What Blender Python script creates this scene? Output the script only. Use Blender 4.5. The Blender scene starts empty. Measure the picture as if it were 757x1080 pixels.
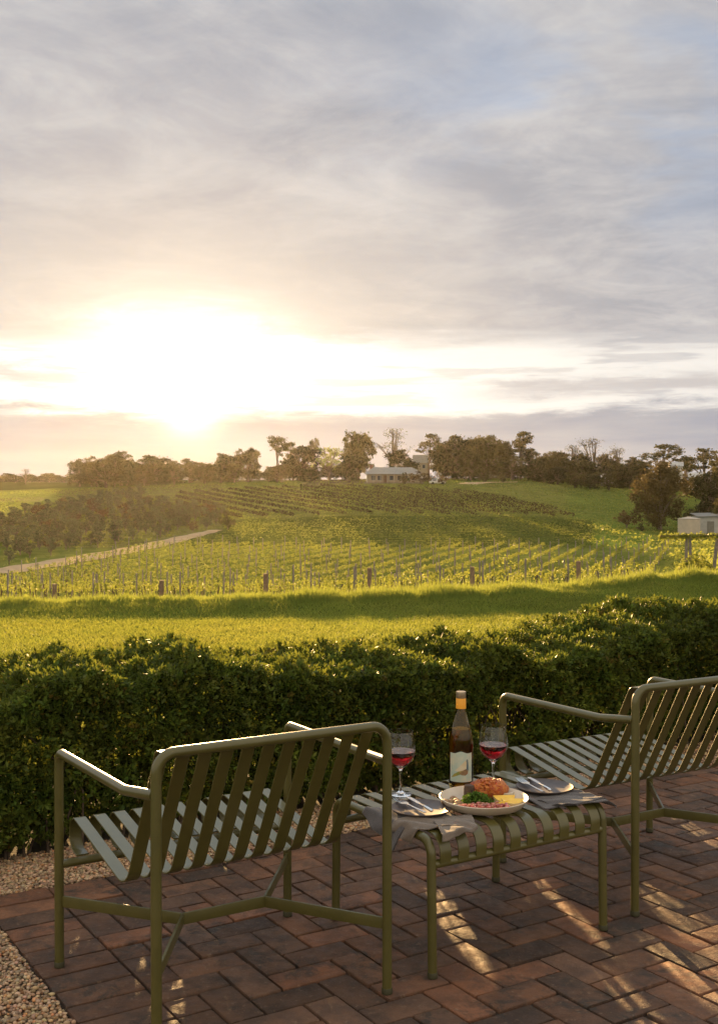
import bpy, bmesh, math, random
import numpy as np
from mathutils import Vector, Matrix
R = math.radians
random.seed(7)
RNG = np.random.default_rng(11)
C = bpy.context.scene.collection
S = bpy.context.scene

# ------------------------------------------------------------------ camera
EYE = 1.2624
cam_d = bpy.data.cameras.new('camera'); cam = bpy.data.objects.new('camera', cam_d); C.objects.link(cam)
cam_d.sensor_fit = 'HORIZONTAL'; cam_d.sensor_width = 24.0; cam_d.lens = 24.0 * 1180.0 / 757.0
cam_d.clip_start = 0.05; cam_d.clip_end = 6000
cam.location = (0, 0, EYE); cam.rotation_euler = (R(90) - math.atan(13.46 / 1180.0), 0, 0)
S.camera = cam

# ------------------------------------------------------------------ render settings
S.render.engine = 'CYCLES'
S.cycles.use_denoising = True
S.cycles.max_bounces = 16; S.cycles.transparent_max_bounces = 12; S.cycles.transmission_bounces = 16
S.cycles.volume_bounces = 0
S.cycles.sample_clamp_indirect = 6.0
S.view_settings.view_transform = 'Standard'; S.view_settings.look = 'None'
S.view_settings.gamma = 1.0; S.view_settings.use_curve_mapping = False
EXPO = 1.8
S.view_settings.exposure = EXPO
KX = 2.0 ** -EXPO                                   # sky radiances below are display values, scaled by this

# ------------------------------------------------------------------ sun
SUN_AZ, SUN_EL = -9.5, 7.2                        # degrees: left of the view axis, above the horizon
sun_d = bpy.data.lights.new('sun', 'SUN'); sun = bpy.data.objects.new('sun', sun_d); C.objects.link(sun)
sun_d.energy = 5.0; sun_d.angle = R(0.6); sun_d.color = (1.0, 0.61, 0.25)
sd = Vector((math.sin(R(SUN_AZ)) * math.cos(R(SUN_EL)), math.cos(R(SUN_AZ)) * math.cos(R(SUN_EL)), math.sin(R(SUN_EL))))
sun.rotation_euler = sd.to_track_quat('Z', 'Y').to_euler()
sun.location = sd * 50

# ------------------------------------------------------------------ node helpers
class NT:
    def __init__(s, tree): s.t = tree; s.n = tree.nodes; s.l = tree.links
    def node(s, kind, **kw):
        n = s.n.new(kind)
        for k, v in kw.items(): setattr(n, k, v)
        return n
    def put(s, sock, v):
        if isinstance(v, bpy.types.NodeSocket): s.l.new(v, sock)
        elif v is not None:
            if sock.type == 'RGBA' and not hasattr(v, '__len__'): v = (v, v, v, 1)
            elif sock.type == 'RGBA' and len(v) == 3: v = (*v, 1)
            sock.default_value = v
    def m(s, op, a, b=None, c=None, clamp=False):
        n = s.node('ShaderNodeMath', operation=op, use_clamp=clamp)
        s.put(n.inputs[0], a); s.put(n.inputs[1], b)
        if c is not None: s.put(n.inputs[2], c)
        return n.outputs[0]
    def mix(s, f, a, b, blend='MIX'):
        n = s.node('ShaderNodeMix', data_type='RGBA', blend_type=blend)
        s.put(n.inputs[0], f); s.put(n.inputs[6], a); s.put(n.inputs[7], b)
        return n.outputs[2]
    def noise(s, vec, scale=5, detail=4, rough=.55, dist=0.0):
        n = s.node('ShaderNodeTexNoise'); s.put(n.inputs['Vector'], vec)
        n.inputs['Scale'].default_value = scale; n.inputs['Detail'].default_value = detail
        n.inputs['Roughness'].default_value = rough; n.inputs['Distortion'].default_value = dist
        return n.outputs['Fac']
    def ramp(s, f, stops):
        n = s.node('ShaderNodeValToRGB'); s.put(n.inputs[0], f)
        e = n.color_ramp.elements
        while len(e) < len(stops): e.new(0.5)
        for q, (p, c) in zip(e, stops): q.position = p; q.color = (*c, 1) if hasattr(c, '__len__') else (c, c, c, 1)
        return n.outputs[0]
    def smooth(s, x, a, b, lo=0.0, hi=1.0):
        n = s.node('ShaderNodeMapRange', interpolation_type='SMOOTHSTEP'); s.put(n.inputs[0], x)
        for i, v in enumerate((a, b, lo, hi)): n.inputs[1 + i].default_value = v
        return n.outputs[0]
    def gauss(s, x, c, w):                          # exp(-((x-c)/w)^2)
        d = s.m('DIVIDE', s.m('SUBTRACT', x, c), w)
        return s.m('EXPONENT', s.m('MULTIPLY', s.m('MULTIPLY', d, d), -1.0))

# ------------------------------------------------------------------ sky (world)
W = bpy.data.worlds.new('World'); S.world = W; W.use_nodes = True
k = NT(W.node_tree); k.n.clear()
tc = k.node('ShaderNodeTexCoord'); sp = k.node('ShaderNodeSeparateXYZ'); k.l.new(tc.outputs['Generated'], sp.inputs[0])
x, y, z = sp.outputs
az = k.m('MULTIPLY', k.m('ARCTAN2', x, y), 180 / math.pi)
el = k.m('MULTIPLY', k.m('ARCSINE', z), 180 / math.pi)
den = k.m('ADD', k.m('MAXIMUM', z, 0.0), 0.10)
cv = k.node('ShaderNodeCombineXYZ')
k.put(cv.inputs[0], k.m('DIVIDE', x, den)); k.put(cv.inputs[1], k.m('DIVIDE', y, den)); cv.inputs[2].default_value = 9.2
P = cv.outputs[0]
n_big = k.noise(P, 0.62, 7, .62, .6)
n_mid = k.noise(P, 1.7, 7, .64, .9)
n_fine = k.noise(P, 4.6, 6, .66, .5)
fl = k.node('ShaderNodeCombineXYZ'); k.put(fl.inputs[0], k.m('MULTIPLY', az, 0.055)); k.put(fl.inputs[1], k.m('MULTIPLY', el, 0.62)); fl.inputs[2].default_value = 1.3
n_str = k.noise(fl.outputs[0], 1.0, 5, .55, .3)      # flat streaks low over the hills
wob = k.m('ADD', k.m('MULTIPLY', k.m('SUBTRACT', n_str, .5), 2.6), k.m('MULTIPLY', k.m('SUBTRACT', n_fine, .5), 1.3))
elw = k.m('ADD', el, wob)
# overcast: lilac grey with soft lighter folds
n_cld = k.m('ADD', k.m('ADD', k.m('MULTIPLY', n_big, .42), k.m('MULTIPLY', n_mid, .36)), k.m('MULTIPLY', n_fine, .22))
cl = k.ramp(n_cld,
            [(.34, (.315, .335, .39)), (.45, (.40, .41, .455)), (.52, (.505, .50, .52)), (.61, (.665, .645, .63))])
cl = k.mix(k.m('MULTIPLY', k.smooth(n_fine, .4, .7), .10), cl, (.78, .76, .74))
# thin blue patches
blue = k.m('MULTIPLY', k.smooth(k.noise(P, 1.3, 5, .6, .4), .42, .62), k.m('MULTIPLY', k.gauss(az, 13, 11), k.gauss(el, 18.5, 5)))
cl = k.mix(k.m('MULTIPLY', blue, .75), cl, (.36, .47, .66))
# peach warmth about the sun
warm = k.m('MULTIPLY', k.gauss(az, -10, 17), k.gauss(el, 8.0, 7.5))
cl = k.mix(k.m('MULTIPLY', warm, .95), cl, (.84, .735, .615))
# low grey-blue bank above the hills
low = k.smooth(elw, 5.0, 3.6)
lowc = k.mix(k.smooth(n_str, .35, .7), k.mix(k.gauss(az, -8, 14), (.37, .39, .46), (.52, .48, .46)), (.57, .55, .545))
cl = k.mix(low, cl, lowc)
# bright gap in the cloud
gap = k.m('MULTIPLY', k.smooth(elw, 4.1, 4.9), k.smooth(elw, 8.6, 7.0))
side = k.m('ADD', k.m('MULTIPLY', k.gauss(az, -9, 22), .65), .42)
stk = k.smooth(k.noise(fl.outputs[0], 2.1, 4, .5, .2), .54, .62)
gap = k.m('MULTIPLY', k.m('MULTIPLY', gap, side), k.m('SUBTRACT', 1.0, k.m('MULTIPLY', stk, .55)))
cl = k.mix(gap, cl, (1.15, 1.10, 1.0))
sr = k.m('MULTIPLY', k.gauss(elw, 5.75, .42), k.smooth(az, 3.5, 9.5)); sl = k.m('MULTIPLY', k.gauss(elw, 6.25, .34), k.smooth(az, -12.3, -15.0))
cl = k.mix(k.m('MULTIPLY', k.m('MAXIMUM', sr, sl), .8), cl, (.60, .565, .55))
# glow in front of the sun
r2 = k.m('ADD', k.m('POWER', k.m('DIVIDE', k.m('ADD', k.m('ADD', az, k.m('MULTIPLY', k.m('SUBTRACT', n_fine, .5), 7.0)), 8.6), 3.9), 2.0), k.m('POWER', k.m('DIVIDE', k.m('SUBTRACT', k.m('ADD', elw, k.m('MULTIPLY', k.m('SUBTRACT', n_mid, .5), 5.0)), 7.1), 2.0), 2.0))
core = k.m('MULTIPLY', k.m('EXPONENT', k.m('MULTIPLY', r2, -.75)), k.m('SUBTRACT', 1.0, k.m('MULTIPLY', low, .75)))
halo = k.m('EXPONENT', k.m('MULTIPLY', k.m('ADD', k.m('POWER', k.m('DIVIDE', k.m('ADD', az, 8.6), 11.0), 2.0), k.m('POWER', k.m('DIVIDE', k.m('SUBTRACT', el, 6.4), 5.5), 2.0)), -1.0))
spot = k.m('EXPONENT', k.m('MULTIPLY', k.m('ADD', k.m('POWER', k.m('DIVIDE', k.m('ADD', az, 8.6), 1.25), 2.0), k.m('POWER', k.m('DIVIDE', k.m('SUBTRACT', el, 4.25), .95), 2.0)), -1.0))
cl = k.mix(1.0, cl, k.mix(core, (0, 0, 0), (1.15, 1.04, .84)), 'ADD')
cl = k.mix(1.0, cl, k.mix(k.m('MULTIPLY', k.m('MULTIPLY', halo, k.smooth(n_cld, .36, .62, .35, 1.3)), k.m('SUBTRACT', 1.0, k.m('MULTIPLY', low, .7))), (0, 0, 0), (.15, .118, .075)), 'ADD')
cl = k.mix(1.0, cl, k.mix(spot, (0, 0, 0), (1.4, 1.1, .66)), 'ADD')
# overhead sky, mostly out of view: cooler, brightened as added fill and for seat reflections
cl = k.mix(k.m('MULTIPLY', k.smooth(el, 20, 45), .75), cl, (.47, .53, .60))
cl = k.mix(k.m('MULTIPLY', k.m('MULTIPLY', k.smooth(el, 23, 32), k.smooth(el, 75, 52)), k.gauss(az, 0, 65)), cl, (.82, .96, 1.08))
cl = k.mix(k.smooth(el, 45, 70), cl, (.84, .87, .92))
cl = k.mix(k.m('MULTIPLY', k.smooth(k.m('ABSOLUTE', az), 48, 105), k.smooth(el, -3, 6)), cl, (1.0, .88, .72))   # added warm fill: unseen sky behind the viewer, brightened to lift the foreground
sky = k.node('ShaderNodeTexSky', sky_type='NISHITA', sun_disc=False)
sky.sun_elevation = R(SUN_EL); sky.sun_rotation = R(SUN_AZ)
b1 = k.node('ShaderNodeBackground'); k.l.new(sky.outputs[0], b1.inputs[0]); b1.inputs[1].default_value = .05
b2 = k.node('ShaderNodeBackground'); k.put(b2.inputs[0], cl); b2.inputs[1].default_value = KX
cover = k.m('SUBTRACT', 1.0, k.m('MULTIPLY', blue, .06))
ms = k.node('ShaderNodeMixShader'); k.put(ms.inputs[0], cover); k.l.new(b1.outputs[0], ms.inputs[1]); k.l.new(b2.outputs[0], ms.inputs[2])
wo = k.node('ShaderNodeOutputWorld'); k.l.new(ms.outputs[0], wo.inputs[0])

# ------------------------------------------------------------------ materials
def mat(name, c1, c2=None, scale=8, rough=.6, bump=0.0, bscale=60, metal=0, spec=.5, detail=4, attr=None, lo=.35, hi=.65, sheen=0, coat=0, c3=None):
    m = bpy.data.materials.new(name); m.use_nodes = True; k = NT(m.node_tree)
    b = m.node_tree.nodes['Principled BSDF']
    tc = k.node('ShaderNodeTexCoord'); v = tc.outputs['Object']
    col = c1
    if c2 is not None:
        col = k.mix(k.smooth(k.noise(v, scale, detail, .6), lo, hi), c1, c2)
    if c3 is not None:
        col = k.mix(k.m('MULTIPLY', k.smooth(k.noise(v, scale * .23, 3, .6), .45, .7), .7), col, c3)
    if attr:
        a = k.node('ShaderNodeAttribute', attribute_name=attr)
        col = k.mix(1.0, col if isinstance(col, bpy.types.NodeSocket) else (*col, 1), a.outputs['Color'], 'MULTIPLY')
    k.put(b.inputs['Base Color'], col)
    b.inputs['Roughness'].default_value = rough; b.inputs['Metallic'].default_value = metal
    b.inputs['Specular IOR Level'].default_value = spec
    b.inputs['Coat Weight'].default_value = coat
    if sheen: b.inputs['Sheen Weight'].default_value = sheen
    if bump:
        bn = k.node('ShaderNodeBump'); bn.inputs['Strength'].default_value = bump; bn.inputs['Distance'].default_value = .01
        k.put(bn.inputs['Height'], k.noise(v, bscale, 5, .65)); k.l.new(bn.outputs[0], b.inputs['Normal'])
    return m

def leaf_mat(name, c1, c2, trans=.5, tcol=None, scale=3, rough=.7, spec=.10, attr=None, vary=0):
    m = bpy.data.materials.new(name); m.use_nodes = True; k = NT(m.node_tree)
    b = m.node_tree.nodes['Principled BSDF']; out = m.node_tree.nodes['Material Output']
    tc = k.node('ShaderNodeTexCoord')
    col = k.mix(k.smooth(k.noise(tc.outputs['Object'], scale, 3, .6), .35, .65), c1, c2)
    if attr:
        a = k.node('ShaderNodeAttribute', attribute_name=attr); col = k.mix(1.0, col, a.outputs['Color'], 'MULTIPLY')
    if vary:
        oi = k.node('ShaderNodeObjectInfo'); f_ = k.m('ADD', 1 - vary, k.m('MULTIPLY', oi.outputs['Random'], 2 * vary))
        cc_ = k.node('ShaderNodeCombineColor'); [k.put(cc_.inputs[i_], f_) for i_ in range(3)]; col = k.mix(1.0, col, cc_.outputs[0], 'MULTIPLY')
    k.put(b.inputs['Base Color'], col); b.inputs['Roughness'].default_value = rough; b.inputs['Specular IOR Level'].default_value = spec
    t = k.node('ShaderNodeBsdfTranslucent')
    tc_ = tcol or tuple(min(1, c * 1.6) for c in c2)
    k.put(t.inputs[0], k.mix(.65, col, tc_))
    mx = k.node('ShaderNodeMixShader'); mx.inputs[0].default_value = trans
    k.l.new(b.outputs[0], mx.inputs[1]); k.l.new(t.outputs[0], mx.inputs[2]); k.l.new(mx.outputs[0], out.inputs[0])
    return m

def glass_mat(name, col, rough=0.0, ior=1.45):
    m = bpy.data.materials.new(name); m.use_nodes = True
    b = m.node_tree.nodes['Principled BSDF']
    b.inputs['Base Color'].default_value = (*col, 1); b.inputs['Transmission Weight'].default_value = 1
    b.inputs['Roughness'].default_value = rough; b.inputs['IOR'].default_value = ior
    return m

M = {}
M['powder'] = mat('olive_powder_coat', (.092, .082, .016), (.080, .072, .014), 30, rough=.40, bump=.04, bscale=900, spec=.6, coat=.3, c3=(.105, .094, .026))
M['footcap'] = mat('olive_glide', (.040, .037, .012), rough=.6)
M['rubber'] = mat('dark_rubber', (.015, .016, .010), rough=.7)
def brick_mat():
    m = bpy.data.materials.new('weathered_brick'); m.use_nodes = True; k = NT(m.node_tree); b = m.node_tree.nodes['Principled BSDF']
    v = k.node('ShaderNodeTexCoord').outputs['Object']; a = k.node('ShaderNodeAttribute', attribute_name='col')
    col = k.mix(k.smooth(k.noise(v, 9, 5, .65), .38, .64), (.165, .092, .059), (.100, .061, .045))
    col = k.mix(1.0, col, a.outputs['Color'], 'MULTIPLY')
    soot = k.m('MULTIPLY', k.smooth(k.noise(v, 16, 7, .72, .6), .46, .62), k.smooth(k.noise(v, 3.1, 3, .6), .36, .62))
    col = k.mix(k.m('MULTIPLY', soot, .80), col, (.040, .035, .030))
    col = k.mix(k.m('MULTIPLY', k.smooth(k.noise(v, 55, 4, .7), .56, .72), .45), col, (.30, .21, .14))
    col = k.mix(k.m('MULTIPLY', k.smooth(k.noise(v, 130, 3, .7), .60, .70), .6), col, (.055, .045, .038))
    k.put(b.inputs['Base Color'], col); b.inputs['Specular IOR Level'].default_value = .35
    k.put(b.inputs['Roughness'], k.smooth(k.noise(v, 22, 4, .6), .3, .7, .62, .92))
    h = k.m('ADD', k.noise(v, 150, 6, .7), k.m('MULTIPLY', k.noise(v, 28, 5, .6), 1.6))
    bn = k.node('ShaderNodeBump'); bn.inputs['Strength'].default_value = .75; bn.inputs['Distance'].default_value = .006
    k.put(bn.inputs['Height'], h); k.l.new(bn.outputs[0], b.inputs['Normal']); return m
M['brick'] = brick_mat()
M['joint'] = mat('jointing_sand', (.045, .030, .021), (.03, .022, .016), 60, rough=.95, bump=.4, bscale=200)
M['pebble'] = mat('pebble', (.50, .345, .215), (.38, .26, .16), 30, rough=.8, attr='col')
M['gravel_bed'] = mat('gravel_bed', (.24, .17, .12), (.15, .11, .08), 90, rough=.95, bump=.8, bscale=150)
M['soil'] = mat('soil', (.06, .045, .03), (.035, .028, .02), 20, rough=.95, bump=.6, bscale=60)
M['hedge'] = leaf_mat('hedge_leaf', (.056, .092, .016), (.098, .124, .023), .36, (.25, .28, .038), 6, rough=.52, spec=.22, attr='col')
M['twig'] = mat('twig', (.06, .042, .028), (.10, .07, .045), 20, rough=.9)
M['lawn'] = mat('lawn_ground', (.085, .115, .022), (.115, .14, .030), .8, rough=.95, bump=.3, bscale=30, spec=.1)
M['blade'] = leaf_mat('grass_blade', (.120, .168, .028), (.185, .215, .042), .5, (.46, .48, .08), .6, rough=.6, attr='col', spec=.2)
M['tallblade'] = leaf_mat('tall_grass_blade', (.110, .158, .029), (.160, .195, .042), .55, (.40, .44, .085), .8, rough=.55, attr='col', spec=.2)
M['hill'] = mat('hill_pasture', (1, 1, 1), (.70, .74, .62), .35, rough=1.0, attr='col', detail=6, bump=.5, bscale=3, spec=0)
M['track'] = mat('dirt_track', (.46, .36, .24), (.36, .28, .18), .6, rough=1.0, spec=0)
M['vine'] = leaf_mat('vine_leaf', (.10, .14, .022), (.16, .18, .035), .5, (.40, .42, .08), .5, rough=.55, attr='col', spec=.2)
M['thinvine'] = leaf_mat('thin_vine_leaf', (.050, .042, .018), (.070, .056, .022), .2, (.14, .11, .035), .5, rough=.6, attr='col', spec=.1)
M['vinewood'] = mat('vine_wood', (.09, .06, .04), (.05, .036, .026), 8, rough=.9)
M['post'] = mat('weathered_post', (.26, .23, .20), (.17, .15, .13), 5, rough=.9)
M['brownpost'] = mat('treated_post', (.24, .16, .11), (.17, .11, .075), 5, rough=.9)
M['gum'] = leaf_mat('gum_leaf', (.048, .060, .022), (.085, .080, .032), .28, (.16, .13, .05), .35, attr='col', vary=.32)
M['darkgum'] = leaf_mat('dark_leaf', (.036, .048, .020), (.060, .062, .026), .22, (.12, .10, .04), .35, attr='col', vary=.32)
M['palegreen'] = leaf_mat('pale_leaf', (.15, .19, .05), (.22, .25, .08), .45, (.34, .38, .10), .35, attr='col')
M['rust'] = leaf_mat('rust_leaf', (.075, .055, .025), (.105, .072, .032), .28, (.19, .12, .045), .35, attr='col', vary=.32)
M['willowleaf'] = leaf_mat('weeping_leaf', (.080, .068, .028), (.110, .088, .036), .28, (.15, .11, .04), .35, attr='col')
M['olive'] = leaf_mat('olive_leaf', (.095, .115, .060), (.14, .15, .085), .25, (.2, .18, .10), .5, attr='col', vary=.32)
M['bark'] = mat('bark', (.20, .16, .12), (.11, .085, .065), 3, rough=.9)
M['wallpaint'] = mat('cream_wall', (.40, .355, .27), (.34, .30, .23), 1, rough=.85)
M['whitewall'] = mat('white_wall', (.52, .52, .49), (.46, .46, .43), 1, rough=.85)
M['tin'] = mat('grey_tin', (.22, .215, .185), (.18, .175, .155), 2, rough=.5, metal=.2)
M['shedtin'] = mat('pale_tin', (.45, .45, .43), (.38, .38, .37), 2, rough=.55)
M['tank'] = mat('beige_tank', (.52, .45, .36), (.47, .41, .33), 1.5, rough=.6)
M['window'] = mat('window_glass', (.03, .035, .04), rough=.08, spec=.8)
M['carpaint'] = mat('white_paint', (.78, .79, .78), rough=.3, coat=.6)
M['brickred'] = mat('chimney_brick', (.28, .15, .10), (.2, .11, .08), 6, rough=.9)
M['ceramic'] = mat('cream_ceramic', (.66, .58, .47), (.60, .52, .41), 25, rough=.32, c3=(.54, .44, .32))
M['ceramic2'] = mat('white_ceramic', (.70, .66, .58), rough=.3)
M['slate'] = mat('brown_grey_stoneware', (.095, .072, .064), (.062, .048, .045), 18, rough=.42, bump=.05)
M['linen'] = mat('grey_linen', (.078, .068, .072), (.058, .052, .056), 35, rough=.95, bump=.35, bscale=900, sheen=.3)
M['linen_lit'] = mat('sunlit_linen', (.165, .125, .094), (.125, .096, .074), 35, rough=.95, bump=.35, bscale=900, sheen=.3)  # same napkin linen, sunlight painted in as a lighter brown for the lit folds
M['steel'] = mat('steel', (.72, .71, .70), rough=.16, metal=1)
M['glass'] = glass_mat('clear_glass', (1, 1, 1))
M['winered'] = glass_mat('red_wine', (.24, .004, .010), ior=1.34)
M['bottleglass'] = glass_mat('amber_bottle_glass', (.64, .47, .14), .02)
M['bottlewine'] = glass_mat('bottle_wine', (.66, .46, .13), ior=1.34)
M['label'] = mat('label_paper', (.42, .55, .50), (.62, .62, .50), 22, rough=.7)
M['label_wash'] = mat('label_wash', (.62, .52, .33), (.66, .60, .45), 30, rough=.7)
M['ink_green'] = mat('ink_green', (.22, .26, .06), (.38, .30, .06), 60, rough=.7)
M['ink_blue'] = mat('ink_blue', (.09, .14, .18), (.20, .22, .20), 70, rough=.7)
M['ink_brown'] = mat('ink_brown', (.16, .09, .05), (.28, .18, .09), 70, rough=.7)
M['capsule'] = mat('orange_capsule', (.85, .38, .025), rough=.38)
M['captop'] = mat('grey_cap', (.30, .25, .19), (.42, .33, .22), 120, rough=.35, metal=.5)
M['roast'] = mat('glazed_roast', (.44, .070, .014), (.70, .24, .035), 110, rough=.35, bump=.9, bscale=160, coat=.25, c3=(.26, .04, .012))
M['darkcrust'] = mat('dark_crust', (.055, .03, .02), (.10, .055, .03), 60, rough=.5, bump=.6, bscale=160)
M['greens'] = leaf_mat('salad_leaf', (.07, .14, .025), (.12, .20, .04), .25, (.2, .3, .06), 40, attr='col')
M['relish'] = mat('pink_relish', (.44, .10, .08), (.58, .24, .16), 120, rough=.3, coat=.4, attr='col')
M['mushroom'] = mat('mushroom', (.33, .21, .115), (.20, .12, .06), 60, rough=.6)
M['cheese'] = mat('lemon_flesh', (.86, .55, .045), (.78, .46, .03), 50, rough=.4)
M['rind'] = mat('lemon_rind', (.86, .72, .42), rough=.5)
M['sauce'] = mat('pale_sauce', (.56, .50, .28), rough=.4)

# ------------------------------------------------------------------ mesh helpers
class MB:
    def __init__(s): s.v = []; s.f = []; s.c = []; s.has = False
    def add(s, verts, faces, col=None):
        o = len(s.v); s.v.extend([tuple(p) for p in verts]); s.f.extend([tuple(i + o for i in f) for f in faces])
        if col is not None: s.has = True
        s.c.extend([col or (1, 1, 1)] * len(verts))
    def build(s, name, m, parent=None, smooth=True, angle=38):
        me = bpy.data.meshes.new(name); me.from_pydata(s.v, [], s.f); me.update()
        return finish(me, name, m, parent, np.array(s.c) if s.has else None, smooth, angle)

def finish(me, name, m, parent=None, cols=None, smooth=False, angle=None):
    if cols is not None:
        a = me.attributes.new('col', 'FLOAT_COLOR', 'POINT')
        a.data.foreach_set('color', np.c_[cols, np.ones(len(cols))].astype(np.float32).ravel())
    if smooth and len(me.polygons):
        me.polygons.foreach_set('use_smooth', np.ones(len(me.polygons), bool))
        if angle: me.set_sharp_from_angle(angle=R(angle))
    me.materials.append(m)
    o = bpy.data.objects.new(name, me); C.objects.link(o)
    if parent is not None: o.parent = parent
    return o

def np_mesh(name, verts, nper, m, parent=None, cols=None):
    """verts (n*nper,3): n separate faces of nper vertices."""
    verts = np.asarray(verts, np.float32).reshape(-1, 3); nv = len(verts); nf = nv // nper
    me = bpy.data.meshes.new(name); me.vertices.add(nv); me.vertices.foreach_set('co', verts.ravel())
    me.loops.add(nv); me.loops.foreach_set('vertex_index', np.arange(nv, dtype=np.int32))
    me.polygons.add(nf); me.polygons.foreach_set('loop_start', np.arange(0, nv, nper, dtype=np.int32))
    me.update(calc_edges=True)
    return finish(me, name, m, parent, cols)

def grid_mesh(name, pts, m, parent=None, cols=None, smooth=True):
    """pts (r,c,3)"""
    r, c = pts.shape[:2]; i = np.arange(r * c).reshape(r, c)
    q = np.stack([i[:-1, :-1], i[:-1, 1:], i[1:, 1:], i[1:, :-1]], -1).reshape(-1, 4)
    me = bpy.data.meshes.new(name); me.from_pydata(pts.reshape(-1, 3).tolist(), [], q.tolist()); me.update()
    return finish(me, name, m, parent, cols, smooth)

def empty(name, loc=(0, 0, 0), rz=0.0):
    o = bpy.data.objects.new(name, None); C.objects.link(o); o.location = loc; o.rotation_euler = (0, 0, rz); o.empty_display_size = .1
    return o
def tag(o, label=None, cat=None, group=None, kind=None):
    if label: o['label'] = label
    if cat: o['category'] = cat
    if group: o['group'] = group
    if kind: o['kind'] = kind
    return o
KIDS = {}
def dup(root, loc, rz=0.0, sc=1.0, label=None, group=None, cat=None):
    r = root.copy(); C.objects.link(r); r.location = loc; r.rotation_euler = (0, 0, rz)
    r.scale = sc if hasattr(sc, '__len__') else (sc, sc, sc)
    if label: r['label'] = label
    if group: r['group'] = group
    if cat: r['category'] = cat
    for ch in KIDS.setdefault(root.name, [o for o in root.children]):
        c = ch.copy(); C.objects.link(c); c.parent = r
        for g in KIDS.setdefault(ch.name, [o for o in ch.children]):
            d = g.copy(); C.objects.link(d); d.parent = c
    return r

def rounded(pts, rads, n=8):
    pts = [Vector(p) for p in pts]; out = [pts[0]]
    for i in range(1, len(pts) - 1):
        r = rads[i - 1] if hasattr(rads, '__len__') else rads
        a, b, c = pts[i - 1], pts[i], pts[i + 1]
        d1 = (a - b).normalized(); d2 = (c - b).normalized()
        ang = d1.angle(d2)
        if r <= 0 or ang > 3.10: out.append(b); continue
        t = min(r / math.tan(ang / 2), (a - b).length * .49 if i > 1 else (a - b).length * .98, (c - b).length * .49 if i < len(pts) - 2 else (c - b).length * .98)
        p1, p2 = b + d1 * t, b + d2 * t
        rr = t * math.tan(ang / 2); ctr = b + (d1 + d2).normalized() * (rr / math.sin(ang / 2))
        u = (p1 - ctr).normalized(); w = (p2 - ctr).normalized(); th = u.angle(w)
        for j in range(n + 1):
            s = j / n
            out.append(ctr + (u * math.sin((1 - s) * th) + w * math.sin(s * th)) / math.sin(th) * rr)
    out.append(pts[-1]); return out

def tube(mb, path, r, seg=12, caps=True, col=None):
    path = [Vector(p) for p in path]; n = len(path)
    rs = r if hasattr(r, '__len__') else [r] * n
    t0 = (path[1] - path[0]).normalized()
    nrm = t0.orthogonal().normalized(); vs = []; pt = t0
    for i in range(n):
        t = ((path[min(i + 1, n - 1)] - path[max(i - 1, 0)])).normalized()
        q = pt.rotation_difference(t); nrm = (q @ nrm); nrm = (nrm - t * nrm.dot(t)).normalized(); pt = t
        b = t.cross(nrm)
        for j in range(seg):
            a = 2 * math.pi * j / seg
            vs.append(path[i] + (nrm * math.cos(a) + b * math.sin(a)) * rs[i])
    fs = [(i * seg + j, i * seg + (j + 1) % seg, (i + 1) * seg + (j + 1) % seg, (i + 1) * seg + j) for i in range(n - 1) for j in range(seg)]
    if caps: fs += [tuple(range(seg - 1, -1, -1)), tuple(range((n - 1) * seg, n * seg))]
    mb.add(vs, fs, col)

def strip(mb, path, u, w, th, ch=.0011):
    """flat bar following path [(v,z)], width w across u."""
    path = [Vector((0, p[0], p[1])) for p in path]; n = len(path); vs = []
    prof = [(-w/2, -th/2 + ch), (-w/2, th/2 - ch), (-w/2 + ch, th/2), (w/2 - ch, th/2), (w/2, th/2 - ch), (w/2, -th/2 + ch), (w/2 - ch, -th/2), (-w/2 + ch, -th/2)]
    for i in range(n):
        t = (path[min(i + 1, n - 1)] - path[max(i - 1, 0)]).normalized()
        nn = Vector((0, -t.z, t.y))
        for du, dn in prof: vs.append(Vector((u + du, 0, 0)) + path[i] + nn * dn)
    fs = [(i*8 + j, i*8 + (j+1) % 8, (i+1)*8 + (j+1) % 8, (i+1)*8 + j) for i in range(n-1) for j in range(8)]
    fs += [tuple(range(7, -1, -1)), tuple(range((n-1)*8, n*8))]
    mb.add(vs, fs)

def box(mb, c, s, rz=0.0, bev=0.0, col=None, M4=None):
    bm = bmesh.new(); bmesh.ops.create_cube(bm, size=1)
    for v in bm.verts: v.co = Vector((v.co.x * s[0], v.co.y * s[1], v.co.z * s[2]))
    if bev: bmesh.ops.bevel(bm, geom=list(bm.edges), offset=bev, segments=2, affect='EDGES', profile=.6)
    mt = Matrix.Translation(c) @ Matrix.Rotation(rz, 4, 'Z') if M4 is None else M4
    bm.verts.index_update()
    mb.add([mt @ v.co for v in bm.verts], [[v.index for v in f.verts] for f in bm.faces], col); bm.free()

def lathe(mb, prof, seg=40, c=(0, 0, 0), col=None, closed=False):
    """prof [(r,z)]; r==0 points collapse to poles."""
    vs = []; idx = []
    for r, z in prof:
        if r < 1e-7: idx.append([len(vs)] * seg); vs.append((c[0], c[1], c[2] + z))
        else:
            idx.append(list(range(len(vs), len(vs) + seg)))
            for j in range(seg):
                a = 2 * math.pi * j / seg; vs.append((c[0] + r * math.cos(a), c[1] + r * math.sin(a), c[2] + z))
    fs = []
    pairs = list(zip(idx[:-1], idx[1:])) + ([(idx[-1], idx[0])] if closed else [])
    for a, b in pairs:
        for j in range(seg):
            q = [a[j], a[(j+1) % seg], b[(j+1) % seg], b[j]]
            q = [q[i] for i in range(4) if q[i] not in q[:i]]
            if len(q) > 2: fs.append(q)
    mb.add(vs, fs, col)

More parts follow.
